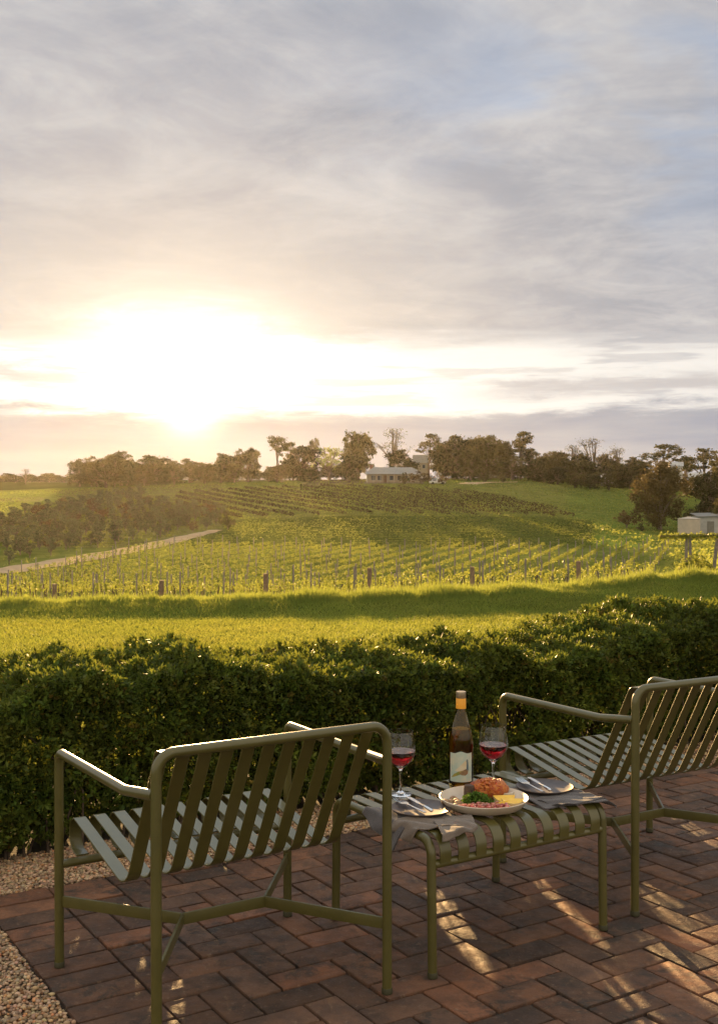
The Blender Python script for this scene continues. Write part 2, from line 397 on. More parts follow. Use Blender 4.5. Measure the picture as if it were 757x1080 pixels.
def blob(mb, c, s, amp=.15, freq=3.0, sub=3, seed=0, rot=None, col=None):
    bm = bmesh.new(); bmesh.ops.create_icosphere(bm, subdivisions=sub, radius=1)
    rg = random.Random(seed); ph = [Vector((rg.uniform(-1, 1), rg.uniform(-1, 1), rg.uniform(-1, 1))) for _ in range(6)]
    of = [rg.uniform(0, 6.28) for _ in range(6)]
    rm = rot or Matrix.Identity(3); vs = []
    for v in bm.verts:
        n = v.co.copy(); d = sum(math.sin(n.dot(p) * freq * (1 + .5 * i) + of[i]) / (1 + .5 * i) for i, p in enumerate(ph)) / 2.4
        q = n * (1 + amp * d); vs.append(Vector(c) + rm @ Vector((q.x * s[0], q.y * s[1], q.z * s[2])))
    bm.verts.index_update()
    mb.add(vs, [[v.index for v in f.verts] for f in bm.faces], col); bm.free()

def snoise(x, y, seed=0):
    r = np.random.default_rng(seed); o = 0
    for i in range(6):
        f = 1.7 ** i; a = r.uniform(0, 6.28); o = o + np.sin((x * np.cos(a) + y * np.sin(a)) * f + r.uniform(0, 6.28)) * np.sin((x * np.sin(a) - y * np.cos(a)) * f * .83 + r.uniform(0, 6.28)) / (1.25 ** i)
    return o / 2.2

# ------------------------------------------------------------------ terrain
PAT = Vector((-.1926, 2.6753, 0)); PYAW = .5579      # the patio's own axes: u along the paving edge, v towards the hedge
cu, su = math.cos(PYAW), math.sin(PYAW)
def pat(u, v, z=0.0): return (PAT.x + u * cu - v * su, PAT.y + u * su + v * cu, z)

def zi(Y, y): return EYE - (y - 526.54) * Y / 1180.0
def plane(Y): return -8.7 + .0195 * Y
F0 = lambda bt, yb: [(9.0, 0), (bt - .9, -.045), (bt, zi(bt, yb)), (bt + 1.2, zi(bt, yb) - .12), (bt + 3, -.7), (25, -2.5)]
MID = [(58, -5.5), (68, -5.2), (76, -5.3), (86, -6.7), (113, plane(113))]
TAB = {
 -900: F0(13, 641) + MID + [(150, zi(150, 579)), (260, zi(260, 540)), (330, zi(330, 524)), (400, zi(400, 516)), (600, zi(600, 510)), (900, zi(900, 507)), (1600, 5)],
 0: F0(13, 639) + MID + [(150, zi(150, 578)), (200, zi(200, 555)), (260, zi(260, 534)), (330, zi(330, 519)), (400, zi(400, 513)), (600, zi(600, 508)), (900, zi(900, 508)), (1600, 5)],
 190: F0(13, 635) + MID + [(150, zi(150, 579)), (178, zi(178, 562)), (220, zi(220, 544)), (280, zi(280, 524)), (330, zi(330, 511)), (400, zi(400, 506)), (600, zi(600, 510)), (900, zi(900, 516)), (1600, 0)],
 378: F0(13.2, 632) + [(a_, b_ + .3 * (60 < a_ < 80)) for a_, b_ in MID] + [(150, zi(150, 581)), (200, zi(200, 546)), (260, zi(260, 522)), (306, zi(306, 509)), (345, zi(345, 505)), (400, zi(400, 506)), (600, zi(600, 515)), (900, zi(900, 520)), (1600, 0)],
 570: F0(13.8, 622) + [(a_, b_ + .75 * (60 < a_ < 80)) for a_, b_ in MID] + [(150, zi(150, 581)), (200, zi(200, 547)), (250, zi(250, 527)), (310, zi(310, 509)), (350, zi(350, 503)), (450, zi(450, 506)), (600, zi(600, 512)), (900, zi(900, 518)), (1600, 0)],
 690: F0(14.5, 611) + [(58, -4.4), (68, -3.95), (76, -4.0), (88, -6.2), (113, plane(113) + .2), (150, zi(150, 580)), (180, zi(180, 564)), (230, zi(230, 545)), (300, zi(300, 525)), (380, zi(380, 512)), (500, zi(500, 506)), (900, zi(900, 516)), (1600, 0)],
 757: F0(15, 606) + [(60, -3.7), (80, -4.3), (113, -4.6), (150, -4.6), (180, zi(180, 563)), (240, zi(240, 546)), (300, zi(300, 530)), (380, zi(380, 517)), (500, zi(500, 508)), (900, zi(900, 514)), (1600, 0)],
 1700: F0(15, 606) + [(60, -3.7), (80, -4.3), (113, -4.6), (150, -4.6), (180, -4.2), (240, -2), (300, 1), (380, 4), (500, 9), (900, 8), (1600, 0)],
}
NY, NX = 340, 260
LY = np.linspace(math.log(9.0), math.log(960), NY)
TT = np.concatenate([np.linspace(-1.1, -.36, 40, endpoint=False), np.linspace(-.36, .36, 180, endpoint=False), np.linspace(.36, 1.1, 40)])
pxs = sorted(TAB); tk = np.array([(p - 378.5) / 1180 for p in pxs])
prof = np.array([np.interp(LY, [math.log(a) for a, b in TAB[p]], [b for a, b in TAB[p]]) for p in pxs])
ZG = np.array([np.interp(TT, tk, prof[:, i]) for i in range(NY)])
def blur(a, n):
    for _ in range(n):
        b = np.pad(a, 1, mode='edge'); a = (b[1:-1, 1:-1] * 2 + b[:-2, 1:-1] + b[2:, 1:-1] + b[1:-1, :-2] + b[1:-1, 2:]) / 6
    return a
zb = blur(ZG, 9); wgt = np.clip((np.exp(LY) - 14) / 10, 0, 1)[:, None]; z1 = blur(ZG, 1)
ZG = z1 * (1 - wgt) + zb * wgt; ZG[0] = 0; ZG[1] *= .5
def zt(X, Y):
    X = np.asarray(X, float); Y = np.asarray(Y, float)
    fy = np.clip((np.log(np.maximum(Y, 9.0)) - LY[0]) / (LY[1] - LY[0]), 0, NY - 1.001)
    fx = np.clip(np.interp(X / np.maximum(Y, 9.0), TT, np.arange(NX)), 0, NX - 1.001)
    i = fy.astype(int); j = fx.astype(int); a = fy - i; b = fx - j
    zz = ZG[i, j]*(1-a)*(1-b) + ZG[i+1, j]*a*(1-b) + ZG[i, j+1]*(1-a)*b + ZG[i+1, j+1]*a*b
    return np.where(Y < 9.0, 0.0, zz)
def T(px): return (px - 378.5) / 1180.0              # bearing of a site as a tangent
def trackY(t): return 115 + (t + .32) * (63 / .19)

YY = np.exp(LY); GX = TT[None, :] * YY[:, None]; GY = np.repeat(YY[:, None], NX, 1)
pts = np.stack([GX, GY, ZG], -1)
pxg = TT[None, :] * 1180 + 378.5 + 0 * GY
nz = snoise(GX * .05, GY * .05, 3)[..., None]; nz2 = snoise(GX * .4, GY * .15, 4)[..., None]
def c(*a): return np.array(a)[None, None, :]
col = c(.125, .155, .036) + 0 * pts                                     # pasture
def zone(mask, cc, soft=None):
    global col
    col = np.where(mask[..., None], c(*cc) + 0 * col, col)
zone((GY < 40), (.12, .15, .03))
zone((GY > 60) & (GY < 153) & (pxg < 712), (.15, .17, .042))          # between the near vine rows
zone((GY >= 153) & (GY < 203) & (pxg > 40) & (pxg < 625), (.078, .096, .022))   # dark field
zone((GY >= 203) & (GY < 308) & (pxg > 190) & (pxg < 600), (.155, .165, .046))  # upper vineyard ground
zone((GY > 150) & (pxg < 235) & (GY < 330) & (GY > trackY(TT[None, :] + 0 * GY)), (.14, .135, .05))  # olive grove ground
zone((GY > 225) & (GY < 420) & (pxg < 62 - (GY - 225) * .05), (.20, .22, .065))  # pale paddock
zone((pxg < 45) & (GY > 275) & (GY < 292), (.24, .22, .10))              # dry strip across the paddock
zone((GY > 155) & (GY < 205) & (pxg >= 625) & (pxg < 690), (.14, .19, .04))
zone((GY > 300) & (GY < 345) & (pxg > 320) & (pxg < 400), (.15, .12, .075))      # bare garden soil before the house
zone((GY > 345), (.075, .082, .028))
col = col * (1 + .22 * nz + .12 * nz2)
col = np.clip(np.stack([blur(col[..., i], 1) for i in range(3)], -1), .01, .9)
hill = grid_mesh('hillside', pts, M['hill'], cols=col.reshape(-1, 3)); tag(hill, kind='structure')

gx = np.linspace(-9.9, 9.9, 60); gy = np.concatenate([np.linspace(-40, 0, 12, endpoint=False), np.linspace(0, 9.0, 40)])
lp = np.stack([np.repeat(gx[None], len(gy), 0), np.repeat(gy[:, None], len(gx), 1), 0 * gy[:, None] + 0 * gx[None]], -1)
lp[..., 2] = np.where(lp[..., 1] < 7.6, -.03, 0)
tag(grid_mesh('lawn', lp, M['lawn']), kind='structure')

# dirt track climbing to the right below the olive grove, and the drive near the house
def ribbon(name, ctr, w, m, lift=.12):
    ctr = np.array(ctr, float); s = np.linspace(0, 1, 90); q = np.linspace(0, 1, len(ctr))
    X = np.interp(s, q, ctr[:, 0]); Y = np.interp(s, q, ctr[:, 1]); Wd = np.interp(s, q, w if hasattr(w, '__len__') else [w] * len(ctr))
    for _ in range(6):
        X[1:-1] = (X[:-2] + X[1:-1] * 2 + X[2:]) / 4; Y[1:-1] = (Y[:-2] + Y[1:-1] * 2 + Y[2:]) / 4
    tx, ty = np.gradient(X), np.gradient(Y); L = np.hypot(tx, ty)
    rows = []
    for e in np.linspace(-1, 1, 7):
        ww = Wd / 2 * (1 + .12 * np.sin(s * 70 + e)); px = X - ty / L * e * ww; py = Y + tx / L * e * ww
        rows.append(np.stack([px, py, zt(px, py) + lift * (1 - .5 * abs(e))], -1))
    return tag(grid_mesh(name, np.array(rows), m), kind='structure')
ribbon('dirt_track', [(T(p) * Y, Y) for p, Y in ((-160, 100), (-60, 112), (0, 117), (60, 127), (120, 142), (170, 158), (205, 172), (228, 181))], [5.2, 5.2, 5.0, 4.8, 4.4, 4.0, 3.2, 2.2], M['track'])
ribbon('driveway', [(T(p) * Y, Y) for p, Y in ((492, 300), (500, 308), (515, 311), (545, 313))], [5, 7, 4, 2], M['track'])

# ------------------------------------------------------------------ patio
def ground_rect(name, u0, u1, v0, v1, z, m):
    mb = MB(); mb.add([pat(u0, v0, z), pat(u1, v0, z), pat(u1, v1, z), pat(u0, v1, z)], [(0, 1, 2, 3)])
    return tag(mb.build(name, m, smooth=False), kind='structure')
ground_rect('gravel_bed', -2.2, -.415, -3.2, 1.62, -.012, M['gravel_bed'])
ground_rect('gravel_bed', -.415, 6.4, 1.245, 1.62, -.012, M['gravel_bed'])
ground_rect('paving_base', -.41, 6.4, -3.2, 1.24, -.010, M['joint'])
ground_rect('hedge_bed', -2.6, 7.6, 1.62, 2.6, -.008, M['soil'])

bw, gap, bl = .098, .0075, .215
mb = MB(); rb = random.Random(5)
tones = [(1, 1, 1), (1.15, 1.05, .95), (.82, .82, .82), (1.05, .92, .82), (.62, .64, .66), (1.32, 1.12, .95), (.9, .84, .8), (.72, .70, .70), (1.5, 1.2, 1.0)]
def brick(u0, u1, v0, v1):
    if u1 - u0 < .02 or v1 - v0 < .02: return
    g = gap / 2; j = lambda s: rb.uniform(-s, s)
    w, d = u1 - u0 - gap, v1 - v0 - gap
    ctr = Vector(pat((u0 + u1) / 2 + j(.001), (v0 + v1) / 2 + j(.001), -.02 + j(.0022)))
    t = rb.choice(tones); f = rb.uniform(.85, 1.15)
    mt = Matrix.Translation(ctr) @ Matrix.Rotation(PYAW + j(.008), 4, 'Z') @ Matrix.Rotation(j(.010), 4, 'X') @ Matrix.Rotation(j(.010), 4, 'Y')
    g0 = len(mb.v); box(mb, None, (w, d, .04), bev=.0045, col=(t[0]*f, t[1]*f, t[2]*f), M4=mt)
    for q_ in range(g0, len(mb.v)):
        p_ = mb.v[q_]; mb.v[q_] = (p_[0] + j(.0014), p_[1] + j(.0014), p_[2] + j(.0010))
U0, U1, V0, V1 = -.41 + bl, 5.2, -2.9, 1.24 - bw
v = 1.24
while v > -2.9: brick(-.41, U0, v - bw, v); v -= bw
u = U0
while u < U1: brick(u, u + 2 * bw, V1, 1.24); u += 2 * bw
nu, nv = int((U1 - U0) / bw) + 2, int((V1 - V0) / bw) + 2
for i in range(-2, nu):
    for jn in range(-2, nv):
        d = (i + jn) % 4                               # herringbone; rows counted downwards from the top edge
        a, b = U0 + i * bw, V1 - jn * bw
        if d == 0: q = (a, a + 2 * bw, b - bw, b)
        elif d == 2: q = (a, a + bw, b - 2 * bw, b)
        else: continue
        if d == 2: pass
        brick(max(q[0], U0), min(q[1], U1), max(q[2], V0), min(q[3], V1))
patio = mb.build('paving', M['brick'], smooth=True, angle=50); tag(patio, kind='structure')

# loose gravel
ico = bmesh.new(); bmesh.ops.create_icosphere(ico, subdivisions=1, radius=1)
iv = np.array([v.co[:] for v in ico.verts]); ico.verts.index_update(); ifc = np.array([[v.index for v in f.verts] for f in ico.faces]); ico.free()
def pebbles(n, u0, u1, v0, v1, keep=None):
    u = RNG.uniform(u0, u1, n); v = RNG.uniform(v0, v1, n)
    s = RNG.uniform(.0035, .0075, n)[:, None] * RNG.uniform(.7, 1.3, (n, 3)) * np.array([1, 1, .72])
    V = iv[None] * s[:, None, :] * (1 + RNG.uniform(-.16, .16, (n, 12, 1)))
    a = RNG.uniform(0, 6.28, n); ca, sa = np.cos(a)[:, None], np.sin(a)[:, None]
    V = np.stack([V[..., 0]*ca - V[..., 1]*sa, V[..., 0]*sa + V[..., 1]*ca, V[..., 2]], -1)
    base = np.stack([PAT.x + u * cu - v * su, PAT.y + u * su + v * cu, RNG.uniform(-.010, .003, n)], -1)
    V = V + base[:, None]
    t = RNG.uniform(.45, 1.35, n)[:, None] * (np.array([[1, 1, 1]]) + RNG.uniform(-.13, .13, (n, 3)) * np.array([[1, .6, 1]]))
    t[RNG.random(n) < .12] *= np.array([1.0, .75, .55])
    return V, np.repeat(t[:, None], 12, 1)
sets = [pebbles(36000, -1.35, -.416, -.5, 1.6), pebbles(5000, -2.2, -1.35, -.5, 1.6), pebbles(34000, -.416, 2.8, 1.246, 1.62), pebbles(6000, 2.8, 5, 1.246, 1.6)]
V = np.concatenate([s[0].reshape(-1, 3) for s in sets]); Cc = np.concatenate([s[1].reshape(-1, 3) for s in sets])
n = len(V) // 12; F = (ifc[None] + (np.arange(n) * 12)[:, None, None]).reshape(-1, 3)
me = bpy.data.meshes.new('gravel'); me.vertices.add(len(V)); me.vertices.foreach_set('co', V.astype(np.float32).ravel())
me.loops.add(F.size); me.loops.foreach_set('vertex_index', F.astype(np.int32).ravel())
me.polygons.add(len(F)); me.polygons.foreach_set('loop_start', np.arange(0, F.size, 3, dtype=np.int32)); me.update(calc_edges=True)
tag(finish(me, 'gravel', M['pebble'], None, Cc, True), 'loose pale stone gravel beside the brick paving', 'gravel', kind='stuff')

# ------------------------------------------------------------------ leaf scatter
def unit(n):
    v = RNG.normal(size=(n, 3)); return v / np.linalg.norm(v, axis=1)[:, None]
def norm(a): return a / np.maximum(np.linalg.norm(a, axis=-1, keepdims=True), 1e-9)
def leaf_quads(P, D, L, Wd, fold=.25):
    """P base points, D directions: pointed leaf as a kite quad, randomly rolled."""
    n = len(P); side = norm(np.cross(D, unit(n))); up = np.cross(side, D)
    L = np.broadcast_to(L, n)[:, None]; Wd = np.broadcast_to(Wd, n)[:, None]
    mid = P + D * L * .5 + up * L * fold * .25
    return np.stack([P, mid - side * Wd / 2, P + D * L, mid + side * Wd / 2], 1)
def rand_quads(P, s):
    n = len(P); a = unit(n); b = norm(np.cross(a, unit(n))); s = np.broadcast_to(s, n)[:, None]
    q = RNG.uniform(.6, 1.1, (n, 4, 1))
    return np.stack([P - a*s*q[:, 0], P - b*s*q[:, 1]*.6, P + a*s*q[:, 2], P + b*s*q[:, 3]*.6], 1)

# ------------------------------------------------------------------ hedge
HV0, HV1 = 1.53, 2.33
def hedge_top(u): return .575 + .035 * np.sin(u * 1.9 + 1) + .025 * np.sin(u * 4.3) + .02 * np.sin(u * 9.1 + 2) + np.clip((u - 2.2) * .02, 0, .06)
def hedge_face(u, z): return HV0 + .035 * np.sin(u * 2.7 + .5) + .03 * np.sin(u * 6.1 + z * 5) + .03 * np.sin(u * 13 + z * 9) * np.sin(z * 11 + u * 3) + .05 * np.clip((.16 - z) / .16, 0, 1)
def hedge_points(n, u0, u1):
    u = RNG.uniform(u0, u1, n); k = RNG.random(n)
    ht = hedge_top(u) + .03 * np.sin(u * 21) * np.sin(u * 8)
    z = np.empty(n); v = np.empty(n); nd = np.zeros((n, 3))
    f = k < .52; t = (k >= .52) & (k < .93); b = k >= .93
    z[f] = .05 + RNG.random(f.sum()) * (ht[f] - .05); v[f] = hedge_face(u[f], z[f]) + np.abs(RNG.normal(0, .045, f.sum())); nd[f] = (0, -1, .55)
    v[t] = RNG.uniform(HV0, HV1, t.sum())
    rnd = np.clip((HV0 + .10 - v[t]) / .10, 0, 1) ** 2 * .07
    z[t] = ht[t] - np.abs(RNG.normal(0, .035, t.sum())) - rnd + .035 * np.sin(u[t] * 8 + v[t] * 9) * np.sin(v[t] * 13 - u[t] * 5); nd[t] = (0, -.1, 1)
    z[b] = .05 + RNG.random(b.sum()) * (ht[b] - .05); v[b] = HV1 + .04 * np.sin(u[b] * 6) - np.abs(RNG.normal(0, .05, b.sum())); nd[b] = (0, 1, .5)
    return u, v, z, nd
def to_world(u, v, z): return np.stack([PAT.x + u * cu - v * su, PAT.y + u * su + v * cu, z], -1)
def rot_world(d): return np.stack([d[:, 0] * cu - d[:, 1] * su, d[:, 0] * su + d[:, 1] * cu, d[:, 2]], -1)
def sprigs(n, u0, u1, L, nl=9):
    u, v, z, nd = hedge_points(n, u0, u1)
    D = norm(rot_world(norm(nd)) + unit(n) * .55)
    P0 = to_world(u, v, z)
    tone = RNG.uniform(.5, 1.4, n) * (1 + .38 * snoise(u * 2.5, z * 3 + v * 3, 8))
    qs, cs = [], []; sz_ = RNG.uniform(.6, 1.4, n); dead_ = RNG.random(n) < .035
    for i in range(nl):
        f = i / (nl - 1)
        szv = np.exp(RNG.normal(0, .10, n)) * sz_
        ax = norm(D * (.35 + .5 * f) + unit(n) * .8)
        base = P0 + D * ((f - .6) * L * 1.1)[..., None] if np.ndim(f) else P0 + D * (f - .6) * L * 1.1
        qs.append(leaf_quads(base, ax, L * szv, L * .40 * szv * RNG.uniform(.8, 1.2, n)))
        c0 = np.stack([tone * RNG.uniform(.85, 1.15, n), tone, tone * RNG.uniform(.7, 1.1, n)], -1)
        young = (f > .8) * RNG.uniform(.0, .7, n)[:, None]
        c0 = c0 * (1 + young * np.array([[.9, .6, .3]])); c0[dead_] *= np.array([1.5, .8, .9])
        cs.append(np.repeat(c0[:, None], 4, 1))
    return np.concatenate(qs).reshape(-1, 3), np.concatenate(cs).reshape(-1, 3)
hedge = empty('clipped_hedge', pat(1.5, 1.95, 0), PYAW)
tag(hedge, 'long low clipped green hedge running behind the slatted chairs', 'hedge')
A1 = sprigs(26000, -.9, 3.9, .0235); A2 = sprigs(3500, 3.9, 7.2, .034, 8); A3 = sprigs(2200, -2.6, -.9, .034, 8)
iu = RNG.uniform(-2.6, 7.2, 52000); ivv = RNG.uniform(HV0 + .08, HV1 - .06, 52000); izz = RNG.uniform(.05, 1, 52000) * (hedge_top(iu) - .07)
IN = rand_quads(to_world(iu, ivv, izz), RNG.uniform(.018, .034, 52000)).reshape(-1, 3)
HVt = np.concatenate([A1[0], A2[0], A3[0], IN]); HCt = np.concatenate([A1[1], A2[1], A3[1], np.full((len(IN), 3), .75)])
# tunnels cut along the sun rays, added to let light patches onto the bricks
thin = []
for (gx_, gy_, gr_) in ((.285, 3.28, .045), (.62, 3.55, .03), (.68, 3.25, .03), (.97, 3.30, .06), (1.05, 3.08, .07), (.88, 2.92, .05), (1.0, 2.74, .06), (.70, 2.72, .04), (-.46, 2.80, .022), (-.58, 2.95, .018), (1.30, 4.15, .05), (1.42, 3.75, .05)): thin.append((np.array([gx_, gy_, 0.0]), gr_))
Q4 = HVt.reshape(-1, 4, 3); cen = Q4.mean(1); keep = np.ones(len(cen), bool); sdv = np.array(sd)
for p0_, r_ in thin:
    d_ = cen - p0_; tt_ = d_ @ sdv; dist = np.linalg.norm(d_ - tt_[:, None] * sdv, axis=1)
    keep &= ~((dist < r_ * (.8 + .4 * RNG.random(len(cen)))) & (tt_ > 0))
HVt = Q4[keep].reshape(-1, 3); HCt = HCt.reshape(-1, 4, 3)[keep].reshape(-1, 3)
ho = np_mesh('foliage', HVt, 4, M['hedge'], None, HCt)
def reparent(o, root):
    bpy.context.view_layer.update(); o.parent = root; o.matrix_parent_inverse = root.matrix_world.inverted()
reparent(ho, hedge)
mb = MB(); rg = random.Random(3)
for i in range(420):
    u = rg.uniform(-1.2, 4.5); v = rg.uniform(HV0 + .05, HV0 + .5); a = Vector(pat(u, v, 0))
    mpt = Vector(pat(u + rg.uniform(-.08, .08), v + rg.uniform(-.04, .08), rg.uniform(.12, .25))); e = Vector(pat(u + rg.uniform(-.14, .14), v + rg.uniform(-.02, .2), rg.uniform(.25, .45)))
    tube(mb, [a, mpt, e], [.006, .004, .002], 5)
so = mb.build('stems', M['twig']); reparent(so, hedge)

# ------------------------------------------------------------------ grass blades (lawn and the tall strip on the bank)
def blades(X, Y, Z, h, w, lean=.5):
    n = len(X); a = RNG.uniform(0, 6.28, n); h = np.broadcast_to(h, n); w = np.broadcast_to(w, n)
    B = np.stack([X, Y, Z], -1); s = np.stack([np.cos(a), np.sin(a), 0 * a], -1) * w[:, None] / 2
    l = RNG.normal(0, lean, (n, 2)) * h[:, None]
    tip = B + np.stack([l[:, 0], l[:, 1], h], -1)
    return np.stack([B - s, B + s, tip], 1).reshape(-1, 3)
n = 270000
t = RNG.uniform(-.40, .40, n); Yl = np.sqrt(RNG.uniform(5.0 ** 2, 15.2 ** 2, n)); Xl = t * Yl
bt = np.interp(t, tk, [13, 13, 13, 13.2, 13.8, 14.5, 15, 15])
vloc = -(Xl - PAT.x) * su + (Yl - PAT.y) * cu
ok = (vloc > 2.35) & (Yl < bt - .1); Xl, Yl = Xl[ok], Yl[ok]
hh = .022 + .02 * RNG.random(len(Xl)) + .012 * np.clip(snoise(Xl * 1.2, Yl * 1.2, 5), 0, 1)
gv = blades(Xl, Yl, zt(Xl, Yl) - np.where(Yl < 7.6, .02, 0), hh, .006 + .004 * Yl / 10, .7)
tone = (1 + .30 * snoise(Xl * .7, Yl * 1.6, 6) + .22 * snoise(Xl * 2.6, Yl * 5, 9)) * RNG.uniform(.75, 1.25, len(Xl))
dry = np.clip(snoise(Xl * .9, Yl * .8, 41) * 1.4 - .2, 0, 1) * RNG.uniform(.3, 1, len(Xl))
gc = np.repeat(np.stack([tone * (1.0 + .35 * dry), tone * (1 - .02 * dry), tone * (.9 + .3 * dry)], -1)[:, None], 3, 1).reshape(-1, 3)
tag(np_mesh('lawn_grass', gv, 3, M['blade'], None, gc), 'short sunlit lawn grass beyond the clipped hedge', 'grass', kind='stuff')
n = 95000
t = RNG.uniform(-.42, .345, n); bt = np.interp(t, tk, [13, 13, 13, 13.2, 13.8, 14.5, 15, 15])
Yl = bt + RNG.uniform(-.25, 1.2, n) ; Xl = t * Yl
cl_ = .5 + .35 * snoise(Xl * 1.4, Yl * .6, 12) + .35 * snoise(Xl * 6, Yl * 3, 13); cl_ = np.clip(cl_ + .15 * (t > 0), 0, 1)
hh = (.045 + .15 * cl_ ** 1.5) * RNG.uniform(.40, 1.25, n) * np.where(RNG.random(n) < .035, 1.7, 1.0) * np.clip((Yl - bt + .35) * 1.6, .3, 1)
gv = blades(Xl, Yl, zt(Xl, Yl) - .01, hh, .010, .28)
tone = RNG.uniform(.7, 1.3, n); gc = np.repeat(np.stack([tone, tone, tone * .9], -1)[:, None], 3, 1).reshape(-1, 3)
tag(np_mesh('tall_grass', gv, 3, M['tallblade'], None, gc), 'tall unmown grass along the far edge of the lawn', 'grass', kind='stuff')

n = 150000
Yp = np.exp(RNG.uniform(math.log(84), math.log(345), n)); tp2 = RNG.uniform(-.40, .40, n); pp = tp2 * 1180 + 378.5
rowd = (Yp > 153) & (Yp < 203) & (pp > 60) & (pp < 622)              # the dark field is sown in lines
Yp = np.where(rowd, np.round(Yp / 2.6) * 2.6 + RNG.normal(0, .25, n), Yp); Xp = tp2 * Yp
den = .5 + .5 * snoise(Xp * .09, Yp * .09, 31) + .35 * snoise(Xp * .5, Yp * .22, 32)
ok = (RNG.random(n) < np.clip(den, .12, 1)) & ~((tp2 < -.12) & (np.abs(Yp - trackY(tp2)) < 4)) & (Yp < 330) & ((Yp > 152) | (pp > 712) | (RNG.random(n) < .10)); Xp, Yp, pp, rowd = Xp[ok], Yp[ok], pp[ok], rowd[ok]
hp = RNG.uniform(.08, .30, len(Xp)) * np.where(rowd, .8, 1)
gv = blades(Xp, Yp, zt(Xp, Yp) - .03, hp, RNG.uniform(.25, .7, len(Xp)), .5)
tone = RNG.uniform(.35, .90, len(Xp)) * np.where(rowd, .50, 1); gc = np.repeat(np.stack([tone, tone, tone * .9], -1)[:, None], 3, 1).reshape(-1, 3)
tag(np_mesh('pasture_grass', gv, 3, M['tallblade'], None, gc), 'rough pasture tufts and sown lines across the hillside fields', 'grass', kind='stuff')

# ------------------------------------------------------------------ vineyards
VDIR = np.array([math.sin(R(18)), math.cos(R(18))])
POST = MB(); tube(POST, [(0, 0, -.3), (0, 0, 1.95)], .06, 6); POSTm = POST.build('post', M['post'])
BP = MB(); tube(BP, [(0, 0, -.3), (.02, 0, 1.72)], [.15, .14], 9)
post_me = POSTm.data; bpy.data.objects.remove(POSTm)
bpo = BP.build('end_post', M['brownpost']); bp_me = bpo.data; bpy.data.objects.remove(bpo)
TM = MB(); tube(TM, [(0, 0, -.1), (.05, .02, .45), (-.04, 0, .9)], [.05, .04, .03], 5); to_ = TM.build('trunk', M['vinewood']); trunk_me = to_.data; bpy.data.objects.remove(to_)
def child(name, me, parent, loc, sc=1.0, rz=0.0):
    o = bpy.data.objects.new(name, me); C.objects.link(o); o.parent = parent; o.location = loc; o.scale = (sc, sc, sc); o.rotation_euler = (0, 0, rz); return o
NR = 32
for r in range(NR):
    x0 = 19.0 - r * 2.84
    s = np.arange(0, 76, .5); X = x0 + VDIR[0] * s; Y = 80 + VDIR[1] * s
    lim = np.minimum(151, trackY(X / Y) - 11); okk = (Y < lim) & (X / Y > -.47)
    if okk.sum() < 12: continue
    s0, s1 = s[okk].min(), s[okk].max()
    root = empty('vine_row', (x0 + VDIR[0] * s0, 80 + VDIR[1] * s0, float(zt(x0 + VDIR[0] * s0, 80 + VDIR[1] * s0))))
    bx, by, bz = root.location
    tag(root, 'backlit grapevine row running uphill to the right in the near vineyard block', 'vine row', 'grapevine rows of the near vineyard block')
    n = int((s1 - s0) * 38); ss = RNG.uniform(s0, s1, n); ss = ss + .35 * np.sin(ss * 4.2)
    lat = RNG.normal(0, .10, n); hz = .70 + .34 * RNG.random(n) + .06 * np.sin(ss * 2.1 + r)
    wx = x0 + VDIR[0] * ss + VDIR[1] * lat; wy = 80 + VDIR[1] * ss - VDIR[0] * lat
    P = np.stack([wx - bx, wy - by, zt(wx, wy) - bz + hz], -1)
    q = rand_quads(P, RNG.uniform(.06, .12, n)).reshape(-1, 3)
    tn = RNG.uniform(.7, 1.35, n); cc = np.repeat(np.stack([tn, tn, tn * .85], -1)[:, None], 4, 1).reshape(-1, 3)
    np_mesh('foliage', q, 4, M['vine'], root, cc)
    for sv in np.arange(s0 + .6, min(s1, s0 + 20), 1.6):
        px_, py_ = x0 + VDIR[0] * sv, 80 + VDIR[1] * sv
        child('trunk', trunk_me, root, (px_ - bx, py_ - by, float(zt(px_, py_)) - bz), random.uniform(.9, 1.1), random.uniform(0, 6))
    for qn, sv in enumerate(np.arange(s0 + (r * 1.7) % 4, s1, 7.5)):
        px_, py_ = x0 + VDIR[0] * sv, 80 + VDIR[1] * sv
        child('post', post_me, root, (px_ - bx, py_ - by, float(zt(px_, py_)) - bz), random.uniform(.93, 1.05))
